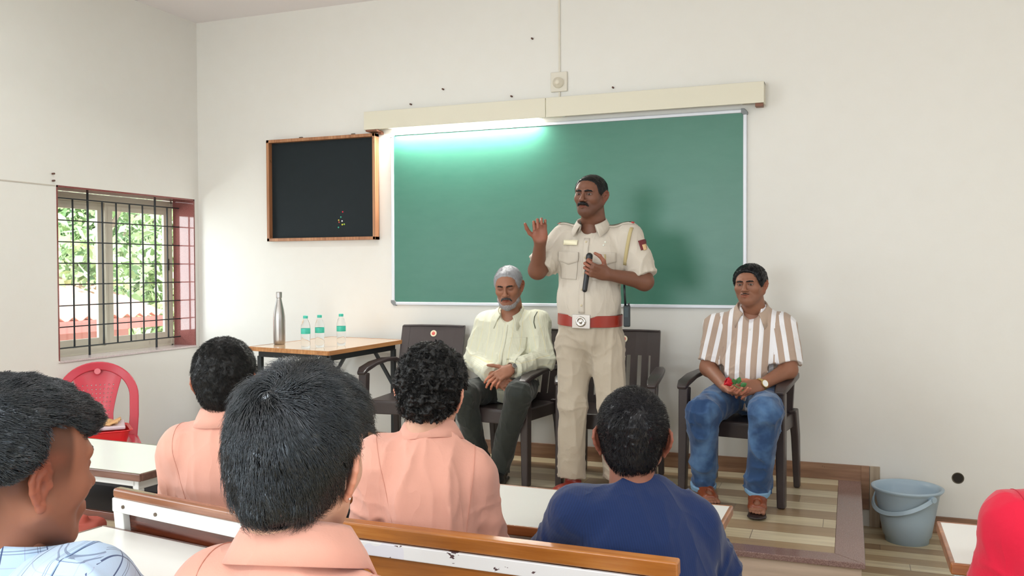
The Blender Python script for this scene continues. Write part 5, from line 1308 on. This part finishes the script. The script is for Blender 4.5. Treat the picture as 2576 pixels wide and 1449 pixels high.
cuffm = mat('pale_denim_hem', srgb(120, 156, 186), .8)
for an, kn in ((b.ran, b.rkn), (b.lan, b.lkn)):
    d = unit(an-kn); s = Sdf(); s.cap(an-d*.035, an-d*.002, .068, .066); s.box(an+d*.04, (.10, .10, .04), basis(np.cross(d, [.3, .5, .8]), d), rr=.002, k=.003, sub=True)
    s.box(an-d*.085, (.12, .12, .06), basis(np.cross(d, [.3, .5, .8]), d), rr=.002, k=.003, sub=True)
    s.disp = lambda P: -.004*ridge(P, np.array([14, 14, 8]), 3); V, Q = s.mesh(.004); mesh_np('jeans_hem', V, Q, cuffm, b.obj)
def sandal_foot(b, an, toe):
    """bare foot in a brown leather slipper"""
    z0 = PLAT+.002; an, toe = np.array(an), np.array(toe); f = unit([toe[0]-an[0], toe[1]-an[1], 0]); r = np.array([f[1], -f[0], 0]); R = np.array([r, f, [0, 0, 1]])
    base = np.array([an[0], an[1], z0]); s = Sdf(); zz = np.array([0, 0, 1.])
    s.cap(base+zz*.11, base+zz*.05+f*.0, .034, .036, k=.02); s.cap(base-f*.03+zz*.048, base+f*.10+zz*.042, .030, .026, k=.03); s.ell(base+f*.12+zz*.036, (.042, .045, .016), R, k=.02)
    for i, (x, l) in enumerate(((-.030, .005), (-.012, .012), (.003, .010), (.017, .003), (.031, -.008))):
        rr_ = (.0125, .0088, .0085, .008, .0078)[i]; sg = 1
        s.cap(base+f*.135+r*x*sg+zz*.034, base+f*(.168+l)+r*x*sg+zz*.030, rr_, rr_*.9, k=.004)
    V, Q = s.mesh(.003); o = mesh_np('foot', V, Q, SK_STR, b.obj, attrs={'Col': np.ones((len(V), 4))})
    sl = Sdf(); 
    for k in range(6): 
        t_ = k/5; sl.ell(base+f*(-.04+.21*t_)+zz*.010, (.034+.014*t_, .05, .012), R, k=.01)
    sl.plane(base, (0, 0, -1), k=.002); V, Q = sl.mesh(.003); mesh_np('sandal_sole', V, Q, mat('black_sole', srgb(40, 26, 22), .4), b.obj)
    up = Sdf(); up.cap(base+f*.02+zz*.07, base+f*.105+zz*.040, .043, .048, k=.02, fl=(zz, .72)); up.cap(base-f*.03+zz*.05, base+f*.03+zz*.06, .040, .042, k=.02)
    up.ell(base+f*.115+zz*.075, (.020, .030, .030), R, k=.006, sub=True); up.plane(base+zz*.014, (0, 0, -1)); up.plane(base+f*.150, f); up.plane(base+zz*.095, (0, 0, 1))
    V, Q = up.mesh(.003); mesh_np('sandal_upper', V, Q, mat('tan_sandal_leather', srgb(128, 64, 36), .3), b.obj)
sandal_foot(b, b.ran, AY(1800, 1270, 4.62)); sandal_foot(b, b.lan, AY(1904, 1296, 4.55))
watch(b, b.lel, b.lwr, mat('gold_metal', srgb(206, 178, 120), .25, metal=.9), mat('white_dial', srgb(240, 240, 236), .2), n=np.array([.35, -1, .2]), t=.004, r=.034, disc=.021)
# rose
rs = empty('red_rose', AY(1834, 962, 4.66), label='red rose with a green leaf held in the hands of the striped shirt man', cat='flower'); rl = np.array(rs.location)
def petal(c, n, up, rad, cup):
    V = []; F = []; u = unit(np.cross(n, up)); v = np.cross(u, n)
    for i in range(7):
        for j in range(9):
            a = (i/6)*1.0; t_ = -1+2*j/8; V.append(c+u*rad*t_*math.sin(math.pi*min(1, a*.75+.12))+v*rad*1.5*a+n*(cup*rad*(t_*t_-.25)*1.1+rad*.35*a*a))
    for i in range(6):
        for j in range(8): F.append((i*9+j, (i+1)*9+j, (i+1)*9+j+1, i*9+j+1))
    return V, F
ax = unit(np.array([-.75, -.35, .45])); ux = unit(np.cross(ax, [0, 0, 1])); vx = np.cross(ax, ux)
m_rose = mat('crimson_petal', srgb(196, 14, 34), .6)
for k, (n_, rad, ro) in enumerate(((3, .012, .004), (5, .017, .009), (6, .021, .013))):
    for i in range(n_):
        a = 2*math.pi*i/n_+k*.7; n = ux*math.cos(a)+vx*math.sin(a); V, F = petal(rl+n*ro-ax*.014, n, ax, rad, -.8)
        at0(MB().add(V, F).build('petal', m_rose, rs, smooth=True, solid=.0008), rs)
stem = [rl-ax*.01, rl-ax*.05+np.array([.01, 0, -.006]), AY(1865, 982, 4.68), AY(1885, 985, 4.68)]
at0(MB().bar(stem, (.005, .005), up=(0, 1, .1), n=8).build('stem', mat('green_stem', srgb(96, 140, 80), .5), rs, smooth=True), rs)
for (px, py), d in (((1856, 966), (.3, -.2, 1)), ((1862, 972), (.9, -.3, .5)), ((1850, 968), (-.2, -.5, .8))):
    c = AY(px, py, 4.66); d = unit(d); u = unit(np.cross(d, [0, 1, .2])); V = []; F = []
    for i in range(9):
        t_ = i/8; w_ = .013*math.sin(math.pi*t_)**.8; V += [c+d*.04*t_-u*w_, c+d*.04*t_+np.array([0, .002, 0]), c+d*.04*t_+u*w_]
    for i in range(8): F += [(i*3, i*3+1, i*3+4, i*3+3), (i*3+1, i*3+2, i*3+5, i*3+4)]
    at0(MB().add(V, F).build('leaf', mat('rose_leaf', srgb(70, 128, 72), .45), rs, smooth=True, solid=.0006), rs)
# ============================================================ audience
SAL = srgb(222, 164, 146); m_sal = cloth('salmon_shirt_cloth', SAL, .8, bumps=.18, var=.025)
m_seam = mat('stitched_seam', srgb(212, 152, 134), .8)
m_navy_tr = cloth('navy_trouser_cloth', srgb(38, 42, 60), .8)
def sitter(lab, b, R, sc, sk, hs, shirt_m, vox=.0055, infl=.015, belly=.0, w=1.12, seed=0, fold=.006, neck_r=.056, arm_r=(.066, .061, .05), coll=None, group=None, sleeve='long', col=None, hem=-.05, cuff=.92, ff=(9, 9, 3.2), name='shirt'):
    hands = []
    for wr, el, side in ((b.rwr, b.rel, 1), (b.lwr, b.lel, -1)):
        h = Sdf(); hand_ops(h, wr, unit(b.fwd-(el-wr)*0)*.8+unit(wr-el)*.6, (0, 0, 1), side, curls=[(18, 25, 15)]*4, fore=(el, .040)); hands.append(h)
    person('person', lab, b, hs, R, sc, sk, hands, col or {}, group=group, hvox=.0035)
    ss = shirt_sdf(b, infl=infl, belly=belly, w=w, sleeve=sleeve, arm_r=arm_r, hem=hem, seed=seed, fold=fold, neck_r=neck_r, cuff=cuff, ff=ff)
    cloth_part(b, name, ss, shirt_m, vox)
    if name == 'shirt': seams(b, ss, m_seam if shirt_m is m_sal else mat('blue_seam', srgb(150, 178, 214), .8) if shirt_m.name.startswith('light_blue') else mat('red_seam', srgb(180, 16, 44), .8))
    if coll: collar('collar', b, shirt_m, b.obj, **coll)
    ts = trouser_sdf(b, r=(.08, .066, .058), top=.9, seed=seed+3, w=1.05); cloth_part(b, 'trousers', ts, m_navy_tr, .009)
    for an in (b.ran, b.lan): shoe(b, 'shoe', an, an+b.fwd*np.array([.16, .16, 0]), mat('black_shoe_leather', srgb(28, 26, 26), .3), vox=.007)
    b.shirt = ss; return b
# --- curly haired person on the golden bench
b = seated(A(1080, 1098, 2.46), A(955, 1168, 2.42), A(1190, 1196, 2.44), (-1.03, 2.13, .55), A(1086, 992, 2.47), 12,
           rel=A(1228, 1372, 2.46), rwr=(-1.00, 2.42, .64), lel=A(925, 1350, 2.44), lwr=(-1.08, 2.42, .64))
R = facing(9, 6, 4)
sitter('curly black haired person in a salmon shirt seated on the golden bench', b, R, 1.0, SK_FAIR, head_sdf(neck=((0, -.03, -.15), .054)), m_sal, infl=.016, w=1.10, seed=21, fold=.013,
       coll=dict(rx=.064, ry=.064, open_=40, tilt=12, h=.042, fall=.050, tip=.02, flare=.024))
cs = cap_sdf(th=.019, front=.02, top=.075, nape=-.066, slope=.25, amp=.010, fr=85, earcut=.030, burn=.02, topadd=.004)
head_part(b, 'hair', cs, H_BLACK2, .0026, [hair_strands(cs, 9000, L=.022, lift=.003, rad=.0008, seg=7, curl=2.2, grav=.1, jit=.6, seed=3)])
# --- person in the navy shirt
b = seated(A(1588, 1256, 2.26), A(1452, 1292, 2.22), A(1742, 1322, 2.26), (-.42, 2.10, .55), A(1591, 1103, 2.29), 14,
           lel=A(1385, 1400, 2.30), lwr=(-.78, 2.55, .79), rel=A(1800, 1440, 2.28), rwr=(-.45, 2.55, .79))
R = facing(13, 3, 1)
m_nv = cloth('navy_knit', srgb(38, 58, 112), .9, bumps=.18, var=.05)
def knit(t, base, u, v, w):
    f = t.math('FRACT', t.math('DIVIDE', u, .006)); return t.mix(t.math('MULTIPLY', t.math('LESS_THAN', f, .4), .35), base, srgb(20, 32, 66))
m_nv = cloth('navy_ribbed_knit', srgb(24, 44, 88), .9, stripes=knit, bumps=.2, var=.05)
sitter('short haired person with both ears showing, wearing a navy knit shirt', b, R, 1.02, SK_RED, head_sdf(neck=((0, -.03, -.15), .058)), m_nv, infl=.018, w=1.12, seed=33, fold=.010, name='sweater', neck_r=.060,
       arm_r=(.072, .064, .055), belly=.02)
s = Sdf(); n_ = 26
rp = [b.at(0, .004, 1.0)+b.right*.066*math.cos(a)+b.fwd*.066*math.sin(a)+b.up*(.016-.020*math.sin(a)) for a in np.linspace(0, 2*math.pi, n_)]
s.chain(rp, [.0075]*n_, k=.004); V, Q = s.mesh(.0035); mesh_np('neck_band', V, Q, m_nv, b.obj, attrs={'fab': fab_coords(b, V)})
cs = cap_sdf(th=.010, front=.02, top=.075, nape=-.080, slope=.25, amp=.0022, fr=70, earcut=.029, burn=.01)
head_part(b, 'hair', cs, H_BLACK, .0024, [locks(cs, 1500, crown=(.014, -.100, .070), L=.016, rad=.0011, lift=.003, tipup=.003, seed=9)]+[hair_strands(cs, 9000, L=.020, lift=.004, rad=.00045, seg=4, jit=.35, seed=5, clump=.35, crown=(.014, -.100, .070), tipup=.003)])
# --- leftmost salmon person
b = seated(A(566, 1056, 2.74), A(462, 1126, 2.74), A(680, 1126, 2.72), (-1.80, 2.28, .55), A(568, 962, 2.76), 24)
R = facing(26, 2, -2)
sitter('short haired person in a salmon shirt on the bench with the dark red back panel', b, R, 1.0, SK_MID, head_sdf(neck=((0, -.03, -.15), .056)), m_sal, infl=.018, w=1.2, seed=41, fold=.010,
       coll=dict(rx=.064, ry=.064, open_=40, tilt=12, h=.042, fall=.050, tip=.02, flare=.024), arm_r=(.072, .064, .052))
cs = cap_sdf(th=.017, front=.02, top=.075, nape=-.090, slope=.25, amp=.0035, fr=60, earcut=.022, burn=-.01, topadd=.004)
head_part(b, 'hair', cs, H_BLACK2, .0026, hair_strands(cs, 9000, L=.014, lift=.003, rad=.00055, seg=4, jit=.5, seed=6, tipup=.003))
# --- nearest person, salmon shirt
b = seated(A(745, 1392, 1.18), A(575, 1500, 1.20), A(930, 1600, 1.12), (-.64, .88, .55), A(760, 1158, 1.20), 10)
R = facing(7, 4, 5)
sitter('nearest person, glossy black hair with a whorl, ear stud and salmon collar', b, R, np.array([[.96], [.96], [.99]]), SK_FAIR, head_sdf(neck=((.01, -.035, -.15), .053)), m_sal, vox=.0045, infl=.016, w=1.15, seed=52, fold=.009,
       coll=dict(rx=.064, ry=.064, open_=40, tilt=12, h=.042, fall=.050, tip=.02, flare=.024))
cs = cap_sdf(th=.012, front=.02, top=.075, nape=-.062, slope=.30, amp=.003, fr=45, earcut=.044, burn=.05, side=-.008)
head_part(b, 'hair', cs, H_BLUE, .0022, [locks(cs, 7000, crown=(-.006, -.085, .088), swirl=1.1, grav=.5)]+[hair_strands(cs, 14000, L=.042, lift=.009, rad=.00030, seg=7, jit=.2, clump=.6, seed=7, crown=(-.006, -.085, .088), swirl=1.1, grav=.5, tipup=.004)])
s = Sdf(); s.ell((.0845, -.0165, -.038), (.0022, .0022, .0022)); head_part(b, 'ear_stud', s, mat('bright_silver', (.8, .8, .82), .15, metal=1), .0008)
# --- plaid shirt boy at the left
b = seated(A(20, 1400, 1.24), A(-200, 1490, 1.26), A(205, 1500, 1.18), (-1.16, .86, .55), A(46, 1190, 1.24), -4)
R = facing(-9, 5, 2)
def plaid(t, base, u, v, w):
    c = base
    def line(q, per, off, wd, k, colr, c):
        f = t.math('FRACT', t.math('ADD', t.math('DIVIDE', q, per), off)); return t.mix(t.math('MULTIPLY', t.math('LESS_THAN', f, wd), k), c, colr)
    nv_, vi = srgb(66, 84, 128), srgb(150, 150, 200)
    for q in (u, v):
        c = line(q, .052, .10, .035, .95, nv_, c); c = line(q, .052, .27, .02, .6, nv_, c); c = line(q, .052, .33, .02, .6, nv_, c); c = line(q, .052, .62, .02, .45, vi, c)
    return c
m_pl = cloth('light_blue_plaid_cotton', srgb(190, 216, 244), .8, stripes=plaid, bumps=.2)
sitter('person at the left edge with a faded haircut and light blue plaid shirt, looking right', b, R, .96, skin('plaid_boy_skin', srgb(166, 112, 88)), head_sdf(neck=((0, -.035, -.15), .060), jaw=1.05, flare=.35), m_pl, vox=.0045, infl=.018, w=1.2, seed=61, fold=.007,
       coll=dict(rx=.072, ry=.072, open_=36, tilt=8, h=.034, fall=.052, tip=.02, flare=.03), col=dict(fade=.85, stub=.35, stub_c=(.55, .52, .5)))
eyes(b); brows(b, H_BLACK2, r=.0018)
cs = cap_sdf(th=.016, front=.035, top=.068, nape=.004, slope=.34, amp=.003, fr=48, earcut=.050, burn=.085, topadd=.004)
cs.ell((0, .064, .080), (.060, .040, .026), k=.02)
head_part(b, 'hair', cs, H_BLUE, .0022, [locks(cs, 7000, crown=(-.01, -.08, .095), swirl=.9, grav=-.1, fwdpull=.5, seed=2, L=.026)]+[hair_strands(cs, 14000, L=.026, lift=.007, rad=.00032, seg=7, jit=.22, clump=.5, seed=8, crown=(-.01, -.08, .095), swirl=.9, grav=-.1, fwdpull=.5, tipup=.003)])
# --- red shirt at the right edge
b = seated(A(2715, 1245, 1.97), A(2556, 1318, 1.97), A(2880, 1345, 1.93), (.50, 2.10, .55), A(2730, 1120, 2.0), 12, lel=A(2520, 1470, 2.0), lwr=(.50, 2.50, .80))
sitter('person in a bright red shirt cut off by the right edge', b, facing(10, 2, 0), 1.0, SK_MID, head_sdf(), cloth('bright_red_cloth', srgb(204, 20, 54), .8, bumps=.15, var=.02), infl=.018, w=1.12, seed=71, fold=.006, arm_r=(.070, .066, .056), neck_r=.058)
cs = cap_sdf(); head_part(b, 'hair', cs, H_BLACK2, .003)
# --- things under the left desk
bg = Sdf(); bg.box((-2.60, 2.36, .53), (.09, .11, .085), rotm(0, R_(8), R_(20)).T, rr=.02, k=.02); bg.cap((-2.62, 2.36, .60), (-2.57, 2.40, .62), .02, k=.02); bg.disp = lambda P: -.006*ridge(P, np.array([9, 9, 9]), 2)
V, Q = bg.mesh(.006); tag(mesh_np('school_bag', V, Q, mat('reddish_brown_bag', srgb(168, 74, 58), .6), None), 'reddish brown bag on the left bench, under the chin of the plaid shirted boy', 'bag')
bg = Sdf(); bg.ell((-2.66, 2.18, .50), (.10, .09, .055)); bg.disp = lambda P: -.010*ridge(P, np.array([22, 10, 22]), 5)
V, Q = bg.mesh(.006); tag(mesh_np('folded_jacket', V, Q, cloth('faded_blue_cloth', srgb(58, 92, 122), .85), None), 'crumpled blue denim cloth beside the reddish brown bag', 'cloth')
